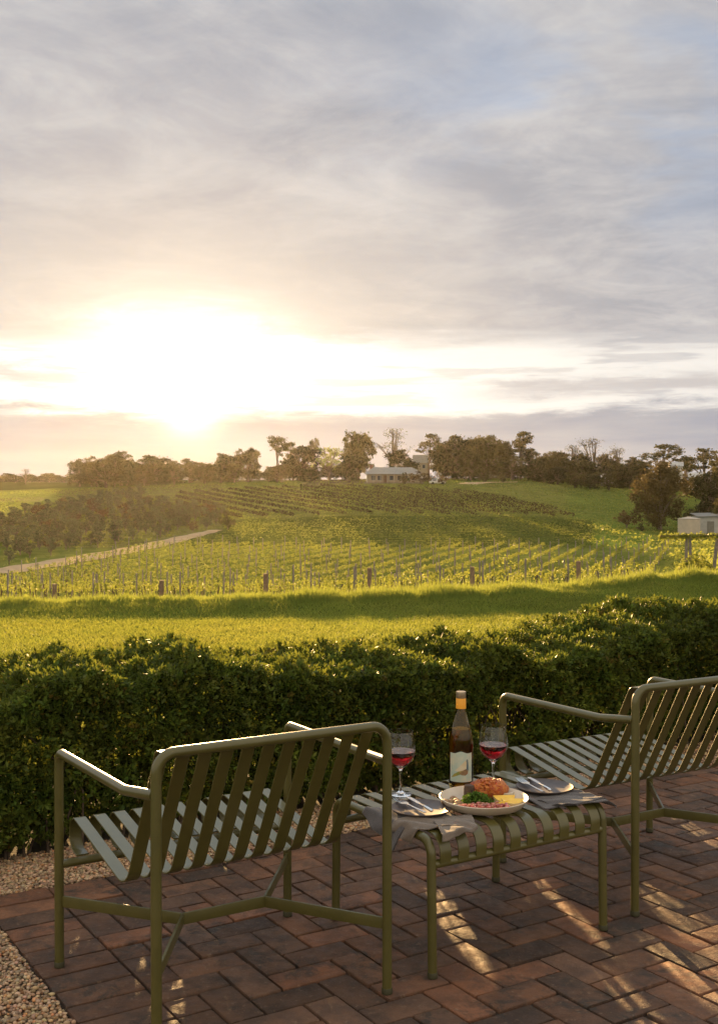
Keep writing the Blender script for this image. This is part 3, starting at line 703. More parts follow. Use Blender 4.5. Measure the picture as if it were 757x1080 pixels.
# brown strainer posts standing along the front of the block
# rows across the front of the block, along the headland
for yr, off in ((70.0, 0), (73.5, 1.1)):
    xa, xb = -30.0, T(688) * yr
    bx, by = xa, yr; bz = float(zt(bx, by)); root = empty('vine_row', (bx, by, bz))
    tag(root, 'leafy vine row with bare trunks running across the front of the near vineyard' if off == 0 else 'second cross row of vines just behind the front row of the near vineyard', 'vine row')
    n = int((xb - xa) * 75); wx = RNG.uniform(xa, xb, n); wx = wx + .3 * np.sin(wx * 4.6); wy = yr + RNG.normal(0, .13, n) + .6 * np.sin(wx * .12)
    hz = .66 + .50 * RNG.random(n) ** .9 + .12 * np.sin(wx * 2.3) * np.sin(wx * 5.1)
    q = rand_quads(np.stack([wx - bx, wy - by, zt(wx, wy) - bz + hz], -1), RNG.uniform(.05, .11, n)).reshape(-1, 3)
    tn = RNG.uniform(.7, 1.4, n); cc = np.repeat(np.stack([tn, tn, tn * .85], -1)[:, None], 4, 1).reshape(-1, 3)
    np_mesh('foliage', q, 4, M['vine'], root, cc)
    for sv in np.arange(xa + .4 + off * .4, xb, .95):
        yy = yr + .6 * math.sin(sv * .12); child('trunk', trunk_me, root, (sv - bx, yy - by, float(zt(sv, yy)) - bz), random.uniform(.85, 1.15), random.uniform(0, 6))
    for sv in np.arange(xa + off, xb, 2.7 if off == 0 else 4.1):
        yy = yr + .6 * math.sin(sv * .12); child('post', post_me, root, (sv - bx, yy - by, float(zt(sv, yy)) - bz), random.uniform(.9, 1.08))
for i, p in enumerate((57, 170, 280, 390, 498, 610)):
    Y = 68.5; X = T(p) * Y
    o = child('strainer_post', bp_me, None, (X, Y, float(zt(X, Y))), 1.0, i)
    ztop = zi(Y, (616, 612, 605, 599, 598, 592)[i]); o.scale = (1, 1, (ztop - float(zt(X, Y))) / 1.72)
    tag(o, 'thick brown timber strainer post at the front of the near vineyard', 'post', 'brown strainer posts along the front of the vineyard')
# upper vineyard on the hill, rows running away to the left
VD2 = np.array([math.sin(R(-22)), math.cos(R(-22))])
for r in range(26):
    xs = -36 + r * 4.8
    s = np.arange(0, 112, .5); X = xs + VD2[0] * s; Y = 206 + VD2[1] * s
    pxr = X / Y * 1180 + 378.5; yt = np.interp(pxr, [180, 250, 330, 400, 500, 600], [292, 300, 298, 286, 270, 215])
    okk = (pxr > 185) & (pxr < 606) & (Y < yt)
    if okk.sum() < 16: continue
    s0, s1 = s[okk].min(), s[okk].max()
    bx, by = xs + VD2[0] * s0, 206 + VD2[1] * s0; bz = float(zt(bx, by)); root = empty('vine_row', (bx, by, bz))
    tag(root, 'thin early season vine row on the hillside below the house', 'vine row', 'thin vine rows on the hillside')
    n = int((s1 - s0) * 14); ss = RNG.uniform(s0, s1, n); lat = RNG.normal(0, .12, n); hz = .15 + .65 * RNG.random(n)
    wx = xs + VD2[0] * ss + VD2[1] * lat; wy = 206 + VD2[1] * ss - VD2[0] * lat
    q = rand_quads(np.stack([wx - bx, wy - by, zt(wx, wy) - bz + hz], -1), RNG.uniform(.14, .26, n)).reshape(-1, 3)
    tn = RNG.uniform(.55, 1.0, n); cc = np.repeat(np.stack([tn * 1.05, tn * .8, tn * .8], -1)[:, None], 4, 1).reshape(-1, 3)
    np_mesh('foliage', q, 4, M['thinvine'], root, cc)

# ------------------------------------------------------------------ trees
def tree_proto(name, seed, H, crown, leaf, m, trunk_h, trunk_r, nleaf=2600, bark='bark', limbs=7):
    """crown: list of (x,y,z,rx,ry,rz) lobes in metres; leaves lie in each lobe's outer shell with gaps between."""
    rg = random.Random(seed); root = empty(name, (0, -500, -200))
    mb = MB()
    tube(mb, [(0, 0, -.6), (rg.uniform(-.1, .1), 0, trunk_h * .5), (rg.uniform(-.2, .2), 0, trunk_h)], [trunk_r * 1.25, trunk_r, trunk_r * .75], 7)
    for (x, y, z, a, b, c_) in crown:
        tube(mb, [(0, 0, trunk_h * .75), (x * .45 + rg.uniform(-.2, .2), y * .45, trunk_h + (z - trunk_h) * .5), (x, y, z), (x + a * .4, y, z + c_ * .5)], [trunk_r * .6, trunk_r * .42, trunk_r * .25, trunk_r * .1], 5)
        for _ in range(3):
            d = Vector((rg.gauss(0, 1), rg.gauss(0, 1), rg.gauss(.3, .7))).normalized()
            tube(mb, [(x * .8, y * .8, z - c_ * .3), (x + d.x * a * .85, y + d.y * b * .85, z + d.z * c_ * .85)], [trunk_r * .22, trunk_r * .06], 4)
    mb.build('trunk', M[bark], root)
    vol = np.array([l[3] * l[4] * l[5] for l in crown]) ** .8; cnt = (vol / vol.sum() * nleaf).astype(int) + 10
    qs, cs = [], []
    for (x, y, z, a, b, c_), n in zip(crown, cnt):
        k = max(4, n // 45); cd = unit(k) * RNG.uniform(.35, 1.0, (k, 1)) ** .5            # clumps within the lobe
        w = RNG.integers(0, k, n); P = cd[w] + RNG.normal(0, .20, (n, 3))
        P = P * np.array([a, b, c_]) + np.array([x, y, z])
        qs.append(rand_quads(P, leaf * RNG.uniform(.6, 1.25, n)))
        tn = RNG.uniform(.65, 1.3, k)[w] * RNG.uniform(.8, 1.2, n)
        cs.append(np.repeat(np.stack([tn, tn, tn * .95], -1)[:, None], 4, 1))
    np_mesh('crown', np.concatenate(qs).reshape(-1, 3), 4, m, root, np.concatenate(cs).reshape(-1, 3))
    return root
def lobes(seed, H, w, base, n, flat=.6, low=.15):
    rg = random.Random(seed); out = []
    for i in range(n):
        f = rg.random(); z = base + (H - base) * (low + (.90 - low) * f); rr = w * math.sin(math.pi * (.28 + .60 * f)) ** .7
        a = rg.uniform(0, 6.28); d = rr * math.sqrt(rg.random()) * .75; s = w * rg.uniform(.28, .46)
        out.append((d * math.cos(a), d * math.sin(a), min(z, H - s * flat), s, s, s * flat))
    return out
PROTO = {}
PROTO['round'] = tree_proto('dense_tree', 1, 10, lobes(1, 10, 4.8, .8, 24, .8, .06), .30, M['darkgum'], 2.0, .30, 6500)
PROTO['round2'] = tree_proto('dense_tree', 2, 10, lobes(22, 10, 5.0, .8, 22, .75, .08), .30, M['gum'], 2.2, .30, 6000)
PROTO['gum'] = tree_proto('gum_tree', 3, 12, lobes(31, 12, 3.8, 3.0, 14, .6, .12), .26, M['gum'], 4.0, .26, 3000)
PROTO['gum2'] = tree_proto('gum_tree', 4, 12, [(-1.8, 0, 9.2, 1.7, 1.7, 1.0), (1.2, .3, 10.4, 1.9, 1.7, 1.2), (2.8, -.3, 8.6, 1.5, 1.5, .9), (-.4, 0, 7.6, 1.3, 1.3, .8), (-3.0, .2, 7.6, 1.2, 1.2, .8), (.4, .5, 11.3, 1.3, 1.3, .7), (3.2, .3, 6.9, 1.1, 1.1, .7)], .25, M['gum'], 5.0, .26, 1900)
PROTO['sparse'] = tree_proto('bare_tree', 5, 11, lobes(51, 11, 4.4, 3.2, 16, .8), .15, M['gum'], 3.0, .22, 650)
PROTO['tall'] = tree_proto('gum_tree', 6, 13, [(0, 0, 11.6, 1.8, 1.8, 1.5), (.5, 0, 9.7, 2.1, 2.1, 1.5), (1.1, 0, 8.0, 1.5, 1.5, 1.0), (-.9, 0, 10.3, 1.3, 1.3, 1.0)], .26, M['gum'], 7.5, .2, 1500)
PROTO['bush'] = tree_proto('shrub', 7, 3, lobes(71, 3, 1.9, .2, 8, .8), .17, M['gum'], .5, .10, 1000)
PROTO['bush2'] = tree_proto('shrub', 8, 3, lobes(81, 3, 2.2, .1, 9, .65), .17, M['rust'], .5, .10, 1000)
PROTO['pale'] = tree_proto('pale_tree', 9, 8, lobes(91, 8, 4.0, 1.0, 14, .75), .24, M['palegreen'], 2.4, .2, 1300)
PROTO['willow'] = tree_proto('weeping_tree', 10, 12, [(0, 0, 8.6, 3.0, 3.0, 2.6), (-2.3, 0, 6.6, 2.0, 2.0, 2.6), (2.3, .5, 6.6, 2.1, 2.0, 2.8), (.6, -1, 5.2, 2.6, 2.2, 3.0), (-1.6, -.8, 3.2, 1.6, 1.6, 2.2), (1.9, -.6, 3.2, 1.7, 1.7, 2.2), (0, 0, 10.4, 1.8, 1.8, 1.6), (.2, -.4, 2.4, 1.6, 1.6, 1.8), (-1.2, 0, 9.4, 1.7, 1.7, 1.6)], .26, M['willowleaf'], 2.6, .3, 9000)
PROTO['olive'] = tree_proto('olive_tree', 11, 3, lobes(111, 3.0, 1.45, .25, 12, .8, .08), .15, M['olive'], .7, .09, 900)
PROTO['olive2'] = tree_proto('olive_tree', 12, 3, lobes(122, 2.8, 1.6, .25, 12, .7, .08), .15, M['olive'], .7, .09, 900)
PROTO['olive3'] = tree_proto('olive_tree', 13, 3, lobes(133, 2.9, 1.5, .25, 12, .75, .08), .15, M['rust'], .7, .09, 900)
PH = dict(round=10, round2=10, gum=12, gum2=12, sparse=11, tall=13, bush=3, bush2=3, pale=8, willow=12, olive=3, olive2=3, olive3=3)
PW = dict(round=9.6, round2=10, gum=7.4, gum2=8.6, sparse=8.8, tall=4.6, bush=3.8, bush2=4.4, pale=8, willow=8.5, olive=3, olive2=3.2, olive3=3)
NTREE = [0]
def plant(kind, px, ytop, Y, wpx, label, cat='tree', group=None, ybase=None, sink=0.0):
    X = T(px) * Y; z0 = float(zt(X, Y)) - sink
    h = zi(Y, ytop) - z0; w = wpx * (1.05 if kind == 'willow' else 1.18 if px < 430 else 1.4) * Y / 1180; NTREE[0] += 1
    return dup(PROTO[kind], (X, Y, z0), (NTREE[0] * 1.37) % 6.28, (w / PW[kind], w / PW[kind], h / PH[kind]), label, group, cat)
G_RIDGE = ('dark tree in the distant belt along the far left ridge', 'tree', 'trees along the far left ridge')
for i, p in enumerate(range(-40, 92, 9)):
    plant(('round', 'round2', 'round')[i % 3], p + (i * 5) % 4, 499 + (i * 7) % 5, 520 + (i % 3) * 14, 20, *G_RIDGE)
plant('sparse', 27, 494, 430, 16, 'thin reddish sparse tree rising at the far left ridge')
plant('round2', 112, 481, 330, 46, 'broad gum at the left end of the hilltop tree belt')
plant('round', 128, 476, 345, 40, 'highest domed tree in the large left hilltop clump')
plant('round', 156, 480, 338, 46, 'broad dense tree at the right of the large left hilltop clump')
plant('round2', 97, 487, 350, 30, 'small outer tree of the left hilltop clump beside the ridge')
plant('round2', 178, 490, 345, 34, 'low dense tree just right of the large hilltop clump')
plant('gum', 200, 483, 350, 26, 'open crowned gum directly below the sun glow')
plant('round2', 216, 488, 335, 26, 'round hilltop tree right of the open gum below the glow')
plant('round', 233, 478, 340, 30, 'taller dense hilltop tree right of the sun glow')
plant('gum', 250, 480, 345, 24, 'gum with gaps in its crown right of the sun glow')
plant('round2', 262, 473, 340, 28, 'leafy hilltop tree left of the tall thin gum')
plant('tall', 292, 457, 330, 20, 'tall thin gum with a bare trunk and small high crown')
plant('round', 318, 470, 335, 40, 'wide dark tree right of the tall thin gum')
plant('gum2', 309, 466, 345, 26, 'loose gum crown behind the wide dark tree')
plant('tall', 331, 460, 345, 10, 'narrow sapling poking above the wide dark tree')
plant('pale', 347, 468, 335, 34, 'pale yellow green leafy tree between two dark hilltop trees')
plant('round2', 378, 456, 330, 38, 'domed gum tree just left of the house roof')
plant('round', 366, 478, 322, 26, 'low dark tree at the foot of the domed gum')
plant('sparse', 414, 450, 345, 42, 'tall twiggy tree behind the long cream house')
plant('round', 424, 474, 326, 34, 'round brown green tree directly above the house roof')
plant('gum2', 452, 457, 340, 26, 'slim gum beside the grey roofed building')
plant('round', 479, 459, 335, 38, 'large dark dome tree right of the grey roofed building')
plant('round2', 513, 460, 340, 38, 'wide dome tree in the middle of the right hilltop belt')
plant('round2', 496, 474, 325, 24, 'low tree filling between the two dome trees')
plant('gum2', 549, 455, 335, 38, 'gum with layered flat clumps of leaves above the right shrubs')
plant('gum', 540, 478, 325, 26, 'gum below the layered crown')
plant('sparse', 570, 480, 345, 26, 'thin small tree right of the layered gum')
plant('sparse', 603, 468, 350, 30, 'twiggy tree left of the tallest bare crown')
plant('sparse', 626, 461, 345, 40, 'tallest twiggy bare crowned tree on the right ridge')
plant('sparse', 653, 471, 350, 28, 'small bare tree at the right end of the ridge gap')
G_SHR = ('low rounded shrub in the belt below the right ridge', 'shrub', 'shrubs below the right hand ridge')
for i, (p, yt_, Y, w) in enumerate(((563, 484, 322, 22), (580, 481, 330, 26), (597, 483, 334, 26), (613, 486, 326, 30), (588, 492, 312, 24), (606, 497, 305, 20), (634, 490, 330, 24), (650, 489, 335, 24), (664, 491, 330, 22), (642, 497, 310, 16), (622, 499, 306, 16), (676, 489, 345, 24), (573, 494, 316, 18))):
    plant('round2' if i % 2 else 'round', p, yt_, Y, w, *G_SHR)
G_BELT = ('rounded dark eucalypt in the dense tree belt right of the house', 'tree', 'rounded trees in the belt right of the house')
for i, (p, yt_, Y, w) in enumerate(((466, 467, 352, 24), (495, 464, 350, 26), (530, 466, 348, 26), (561, 473, 350, 24), (586, 476, 352, 26), (612, 478, 345, 24), (640, 480, 350, 24), (668, 482, 350, 26))):
    plant('round' if i % 2 else 'round2', p, yt_, Y, w, *G_BELT)
G_UND = ('low bushy tree in the understorey between the taller hilltop trees', 'shrub', 'understorey along the hill crest')
for i in range(30):
    p = 84 + i * 16.3 + (i * 7) % 5
    if 378 < p < 470: continue
    plant('round2' if i % 3 else 'round', p, 488 + (i * 5) % 7 - (4 if p < 190 else 0), 352 - (i * 11) % 24, 24, *G_UND)
plant('gum2', 697, 468, 330, 46, 'layered gum crown rising behind the weeping brown tree')
plant('gum2', 742, 472, 320, 40, 'layered gum at the right edge above the white buildings')
plant('gum', 722, 481, 330, 26, 'gum between the two layered gums at the right')
plant('willow', 696, 487, 190, 58, 'large weeping brown tree beside the water tank')
plant('round', 752, 497, 200, 46, 'dark dense tree above the pale shed at the right edge')
plant('round2', 775, 480, 260, 50, 'broad gum just outside the right edge beyond the shed')
plant('bush2', 661, 538, 192, 22, 'reddish round bush left of the weeping brown tree', 'shrub')
plant('bush', 677, 552, 186, 10, 'small dark bush at the foot of the weeping tree', 'shrub')
plant('bush2', 444, 497, 300, 24, 'dark red shrub in front of the right end of the house', 'shrub')
plant('bush', 426, 498, 299, 12, 'round orange brown bush before the house verandah', 'shrub')
plant('bush2', 468, 500, 298, 10, 'small dark shrub beside the white vehicle', 'shrub')
plant('bush', 512, 497, 312, 12, 'small green bush on the grass right of the driveway', 'shrub')
plant('bush', 530, 496, 312, 13, 'small green bush on the grass farther right of the driveway than its neighbour', 'shrub')
plant('bush', 240, 538, 183, 18, 'lone dark bush at the upper end of the dirt track', 'shrub')
plant('bush', 753, 525, 185, 22, 'green bush behind the pale shed', 'shrub')
# olive grove on the left slope
rg = random.Random(21); cnt = 0
for r in range(60):
    for q in range(60):
        Y = 124 + r * 4.6 + rg.uniform(-.8, .8); X = -78 + q * 4.3 + (r % 2) * 1.2 + rg.uniform(-.6, .6)
        p = X / Y * 1180 + 378.5; t_ = X / Y
        if not (-14 < p < 238): continue
        if Y < trackY(t_) + 7: continue
        yy = 526.54 + (EYE - float(zt(X, Y))) * 1180 / Y
        if yy < 546 - p * .20: continue
        if p > 150 and yy < 528 + (p - 150) * .12: continue
        cnt += 1
        if cnt > 285: continue
        kd = ('olive', 'olive2', 'olive', 'olive2', 'olive3')[rg.randrange(5)] if rg.random() < .6 else 'olive'
        dup(PROTO[kd], (X, Y, float(zt(X, Y))), rg.uniform(0, 6.28), (lambda q: (q, q, q * .82))(rg.uniform(.68, 1.0)), 'small rounded grey green olive tree in the grove above the dirt track', 'olive trees in the grove on the left slope', 'olive tree')
for pr in PROTO.values():
    for ch in list(pr.children): bpy.data.objects.remove(ch)
    bpy.data.objects.remove(pr)

# ------------------------------------------------------------------ buildings
def windows(mbp, root, xs, z0, z1, yf, w):
    for xx in xs:
        f = MB(); box(f, (xx, yf - .03, (z0 + z1) / 2), (w + .16, .06, z1 - z0 + .16)); fo = f.build('window', M['whitewall'], root, False)
        g = MB(); box(g, (xx, yf - .075, (z0 + z1) / 2), (w, .02, z1 - z0)); g.build('pane', M['window'], fo, False)
def hip(mb, cx, cy, z, lx, ly, h, rid):
    mb.add([(cx-lx/2, cy-ly/2, z), (cx+lx/2, cy-ly/2, z), (cx+lx/2, cy+ly/2, z), (cx-lx/2, cy+ly/2, z), (cx-rid/2, cy, z+h), (cx+rid/2, cy, z+h)],
           [(0, 1, 5, 4), (1, 2, 5), (2, 3, 4, 5), (3, 0, 4), (3, 2, 1, 0)])
Yh = 306; Xh = T(415) * Yh; zh = zi(Yh, 508.5)
house = tag(empty('verandah_house', (Xh, Yh, zh), R(3)), 'long low cream house with a verandah and grey green roof on the hill crest', 'house')
mb = MB(); box(mb, (0, 3, 1.2), (14.2, 6, 2.9)); mb.build('wall', M['wallpaint'], house, False)
mb = MB(); hip(mb, 0, 3, 2.66, 15.4, 7.2, 1.5, 10.5); roof = mb.build('roof', M['tin'], house, False)
mb = MB(); mb.add([(-7.9, -2.0, 2.18), (7.9, -2.0, 2.18), (7.75, -.62, 2.66), (-7.75, -.62, 2.66), (-7.9, -2.0, 2.10), (7.9, -2.0, 2.10), (7.75, -.62, 2.58), (-7.75, -.62, 2.58)], [(0, 1, 2, 3), (7, 6, 5, 4), (0, 4, 5, 1), (1, 5, 6, 2), (3, 2, 6, 7), (0, 3, 7, 4)])
mb.build('verandah_roof', M['tin'], house, False)
for xx in np.linspace(-7.5, 7.5, 9):
    mb = MB(); box(mb, (float(xx), -1.85, .93), (.14, .14, 2.36)); mb.build('post', M['whitewall'], house, False)
windows(None, house, (-5.6, -3.9, -.6, 1.6, 3.6, 5.6), .55, 1.75, -.0, 1.0)
mb = MB(); box(mb, (-2.2, -.03, .85), (1.0, .06, 2.0)); mb.build('door', M['brownpost'], house, False)
mb = MB(); box(mb, (-5.9, 3, 3.9), (.8, .8, 1.5)); box(mb, (-5.9, 3, 4.7), (.95, .95, .14)); mb.build('chimney', M['brickred'], roof, False)
mb = MB(); box(mb, (0, -1.0, -.35), (16.2, 2.6, .5)); mb.build('verandah_floor', M['post'], house, False)

Yb = 335; Xb = T(443) * Yb; zb_ = zi(Yb, 497)
bld = tag(empty('tall_shed', (Xb, Yb, zb_), R(-8)), 'pale building with a steep grey roof behind the house', 'building')
mb = MB(); box(mb, (0, 2, .3), (4.2, 4, 4.2)); mb.build('wall', M['wallpaint'], bld, False)
mb = MB(); mb.add([(-2.4, -.4, 2.41), (2.4, -.4, 2.41), (2.4, 4.4, 2.41), (-2.4, 4.4, 2.41), (-2.4, 2, 5.0), (2.4, 2, 5.0)], [(0, 1, 5, 4), (2, 3, 4, 5), (1, 2, 5), (3, 0, 4), (3, 2, 1, 0)]); mb.build('roof', M['tin'], bld, False)
windows(None, bld, (-1.1, 1.1), .9, 1.9, 0, .8)

Yc = 300; Xc = T(461) * Yc; zc_ = float(zt(Xc, Yc))
car = tag(empty('parked_car', (Xc, Yc, zc_), R(6)), 'small white parked car beside the right end of the house', 'car')
mb = MB(); box(mb, (0, 0, .62), (4.3, 1.75, .62), bev=.12); box(mb, (-.25, 0, 1.14), (2.5, 1.5, .56), bev=.2); mb.build('body', M['carpaint'], car)
for sx in (-1, 1):
    mb = MB(); box(mb, (-.25 + .62 * sx, -.752, 1.15), (.95, .03, .34), bev=.01); mb.build('window', M['window'], car)
    for sy in (-1, 1):
        mb = MB(); tube(mb, [(1.35 * sx, sy * .72, .32), (1.35 * sx, sy * .92, .32)], .32, 14); mb.build('wheel', M['rubber'], car)

for (p, ys, Y, wd, hh_, lab) in ((713, 502, 262, 2.8, 2.3, 'white gabled cottage partly hidden behind the weeping tree'), (735, 509, 255, 3.4, 1.3, 'low white outbuilding below the layered gums at the right'), (640, 506, 318, 3.2, .8, 'tiny pale shed among the shrubs below the right ridge')):
    X = T(p) * Y; r_ = tag(empty('white_cottage' if hh_ > 2 else 'outbuilding', (X, Y, zi(Y, ys)), R(-14)), lab, 'building')
    mb = MB(); box(mb, (0, 1.6, hh_ / 2 - .8), (wd, 3.2, hh_ + 1.6)); mb.build('wall', M['whitewall'] if hh_ > 1 else M['shedtin'], r_, False)
    mb = MB(); a = wd / 2 + .25; mb.add([(-a, -.25, hh_ + .01), (a, -.25, hh_ + .01), (a, 3.45, hh_ + .01), (-a, 3.45, hh_ + .01), (-a, 1.6, hh_ + 1.0), (a, 1.6, hh_ + 1.0)], [(0, 1, 5, 4), (2, 3, 4, 5), (1, 2, 5), (3, 0, 4), (3, 2, 1, 0)]); mb.build('roof', M['shedtin'], r_, False)
    windows(None, r_, (0,) if wd < 3.3 else (-1, 1), hh_ * .35, hh_ * .75, 0, .7)

Yk = 178; Xk = T(726.5) * Yk; zk = zi(Yk, 563)
tank = tag(empty('water_tank', (Xk, Yk, zk)), 'round beige rainwater tank beside the pale shed', 'water tank')
mb = MB(); lathe(mb, [(1.72, -.8)] + [(1.72 + .03 * (i % 2), .0 + i * .14) for i in range(17)] + [(1.70, 2.36), (1.66, 2.40)], 40); mb.build('wall', M['tank'], tank)
mb = MB(); lathe(mb, [(1.80, 2.38), (1.80, 2.43), (.35, 2.68), (0, 2.70)], 40); lathe(mb, [(.33, 2.66), (.33, 2.78), (0, 2.79)], 18); mb.build('lid', M['tank'], tank)
shd = tag(empty('shed', (T(752) * 180, 180, zi(180, 563)), R(-4)), 'pale corrugated shed at the right edge beside the beige tank', 'shed')
mb = MB(); box(mb, (0, 2.5, 1.0), (4.6, 5, 3.6)); mb.build('wall', M['shedtin'], shd, False)
mb = MB(); mb.add([(-2.55, -.35, 2.72), (2.55, -.35, 2.82), (2.55, 5.3, 3.3), (-2.55, 5.3, 3.2), (-2.55, -.35, 2.80), (2.55, -.35, 2.90), (2.55, 5.3, 3.38), (-2.55, 5.3, 3.28)], [(3, 2, 1, 0), (4, 5, 6, 7), (0, 1, 5, 4), (1, 2, 6, 5), (2, 3, 7, 6), (3, 0, 4, 7)]); mb.build('roof', M['tin'], shd, False)
mb = MB(); box(mb, (-.4, -.03, 1.0), (1.1, .06, 2.0)); mb.build('door', M['tin'], shd, False)

# vine trellis at the right edge of the vineyard
Yt = 92
def ts(px): return T(px) * Yt
tre = tag(empty('vine_trellis', (ts(724), Yt, float(zt(ts(724), Yt)))), 'timber trellis with a leafy beam beside the last vine row at the right', 'trellis')
tz = tre.location.z; top = zi(Yt, 566) - tz
def tp(px, y, dy=0): return (ts(px) - ts(724), dy, zi(Yt, y) - tz)
for a_, b_, rr in (((723, 612), (724, 566), .13), ((728.5, 612), (727.5, 566), .12), ((751, 612), (756.5, 568), .15), ((764, 612), (762, 566), .12)):
    pa, pb = Vector(tp(*a_)), Vector(tp(*b_)); pa.z = -.5
    mb = MB(); tube(mb, [pa, pb], rr, 8); mb.build('post', M['post'], tre)
mb = MB(); tube(mb, [tp(696, 565.5), tp(768, 564)], .07, 6); mb.build('beam', M['brownpost'], tre)
n = 900; P = np.stack([RNG.uniform(ts(695), ts(770), n) - ts(724), RNG.normal(0, .2, n), RNG.normal(top + .02, .13, n)], -1)
n2 = 1500; cx_ = RNG.uniform(-1, 1, n2); P2 = np.stack([(ts(733) - ts(724)) + cx_ * 1.7, RNG.normal(-.3, .4, n2), (zi(Yt, 608) - tz) + (1 - cx_ ** 2) * RNG.uniform(0, 1.9, n2)], -1)
P = np.concatenate([P, P2]); q = rand_quads(P, RNG.uniform(.10, .18, len(P))).reshape(-1, 3)
tn = RNG.uniform(.7, 1.35, len(P)); np_mesh('foliage', q, 4, M['vine'], tre, np.repeat(np.stack([tn, tn, tn * .85], -1)[:, None], 4, 1).reshape(-1, 3))

# ------------------------------------------------------------------ slatted armchair
def foot(root, p):
    mb = MB(); lathe(mb, [(0, 0), (.0120, 0), (.0140, .002), (.0140, .014), (.0127, .016), (0, .016)], 16, p); mb.build('foot', M['footcap'], root)
WF, WR, DP = .697, .6226, .603
def make_chair(label):
    root = tag(empty('slatted_armchair'), label, 'garden chair', 'olive slatted metal armchairs on the brick patio')
    r = .0125; pm = M['powder']
    mb = MB(); tube(mb, rounded([(-WR/2, 0, .004), (-WR/2, 0, .6875), (WR/2, 0, .6875), (WR/2, 0, .004)], .045, 10), r, 16); mb.build('back_frame', pm, root)
    for s in (-1, 1):
        mb = MB(); tube(mb, rounded([(s*WF/2, DP, .004), (s*WF/2, DP, .5815), (s*(WF/2 - .010), .125, .583), (s*(WR/2 + .002), .006, .594)], [.030, .05], 10), r, 16); mb.build('side_frame', pm, root)
        foot(root, (s*WF/2, DP, 0)); foot(root, (s*WR/2, 0, 0))
    mb = MB(); tube(mb, [(-WF/2 + .008, DP, .278), (WF/2 - .008, DP, .278)], .0115, 14); mb.build('front_rail', pm, root)
    mb = MB()
    def bar(a, b, h=.030, th=.007):
        a, b = Vector(a), Vector(b); d = (b - a); L = d.length; ang = math.atan2(d.y, d.x)
        box(mb, (a + b) / 2, (L, th, h), ang, .0012)
    na, nb_, zz = (-.118, .305, .180), (.118, .305, .180), .180
    bar(na, nb_)
    for s, nn in ((-1, na), (1, nb_)):
        bar(nn, (s*WF/2, DP, zz)); bar(nn, (s*WR/2, 0, zz))
    mb.build('stretcher', pm, root, True, 30)
    seat, back = MB(), MB()
    full = rounded([(0, .606, .292), (0, .672, .298), (0, .668, .394), (0, .232, .313), (0, .036, .6865), (0, .006, .6885)], [.045, .040, .075, .018], 12)
    path = [(p.y, p.z) for p in full]
    cut = min(range(len(path)), key=lambda i: (path[i][0] - .225) ** 2 + (path[i][1] - .335) ** 2)
    for i in range(11):
        u = -.2825 + i * .0565
        strip(seat, path[:cut + 1], u, .034, .0045); strip(back, path[cut:], u, .034, .0045)
    seat.build('seat', pm, root, True, 30); back.build('backrest', pm, root, True, 30)
    return root
ch = make_chair('olive slatted metal armchair seen from behind with its back to the camera beside the gravel')
ch.location = (-.1926, 2.6753, 0); ch.rotation_euler = (0, 0, .5579)
KIDS.clear()
chb = dup(ch, (1.1042, 3.5317, 0), .5285, 1.0, 'olive slatted metal armchair on the far side of the food laden footstool')

# ------------------------------------------------------------------ slatted footstool
OW, OD, OH = .617, .480, .3625
ott = tag(empty('slatted_footstool', (.3225, 3.306, 0), .5642), 'low olive slatted metal footstool used as a table between the two chairs', 'footstool')
for s in (-1, 1):
    mb = MB(); tube(mb, rounded([(s*OW/2, -OD/2 - .006, .004), (s*OW/2, -OD/2, OH), (s*OW/2, OD/2, OH), (s*OW/2, OD/2 + .006, .004)], .042, 10), .0125, 16); mb.build('side_frame', M['powder'], ott)
    foot(ott, (s*OW/2, -OD/2 - .006, 0)); foot(ott, (s*OW/2, OD/2 + .006, 0))
    mb = MB(); tube(mb, [(-OW/2 + .008, s*OD/2, .297), (OW/2 - .008, s*OD/2, .297)], .0115, 14); mb.build('cross_rail', M['powder'], ott)
mb = MB(); path = [(p.y, p.z) for p in rounded([(0, -.2505, .300), (0, -.258, .3725), (0, .258, .3725), (0, .2505, .300)], .05, 12)]
path = [path[0]] + path[1:]
for i in range(10): strip(mb, path[::-1], -.27 + i * .06, .036, .0045)
mb.build('slatted_top', M['powder'], ott, True, 30)
TOP = .3752
co, so_ = math.cos(.5642), math.sin(.5642)
def on(u, v, z=0.0): return Vector((.3225 + u * co - v * so_, 3.306 + u * so_ + v * co, TOP + z))

# ------------------------------------------------------------------ wine glasses
def wine_glass(loc, label, level):
    root = tag(empty('wine_glass', loc), label, 'wine glass', 'glasses of red wine on the footstool')
    outer = [(0, 0), (.033, 0), (.0345, .0012), (.033, .003), (.012, .0055), (.0055, .010), (.0038, .02), (.0036, .06), (.0042, .072), (.009, .080), (.020, .088), (.033, .100), (.0425, .117), (.0455, .134), (.0445, .153), (.0412, .173), (.0380, .190)]
    inner = [(.03785, .1903), (.0375, .190), (.0405, .173), (.0435, .153), (.0445, .134), (.0415, .1175), (.0320, .1012), (.019, .0900), (.008, .0835), (0, .082)]
    mb = MB(); lathe(mb, outer + inner, 48); mb.build('glass', M['glass'], root, True, 40)
    pr = [(0, .0822)]
    for r_, z_ in reversed(inner[2:-1]):
        if z_ < level: pr.append((r_ - .00015, z_ + .0001))
    rl = np.interp(level, [q[1] for q in reversed(inner)], [q[0] for q in reversed(inner)])
    pr += [(rl - .0002, level), (0, level)]
    mb = MB(); lathe(mb, pr, 48); mb.build('wine', M['winered'], root, True, 50)
    return root
wine_glass(on(-.142, .145), 'glass of red wine behind the dark plate on the left side of the footstool', .131)
wine_glass(on(.149, .065), 'glass of red wine standing right of the bottle behind the platter', .131)

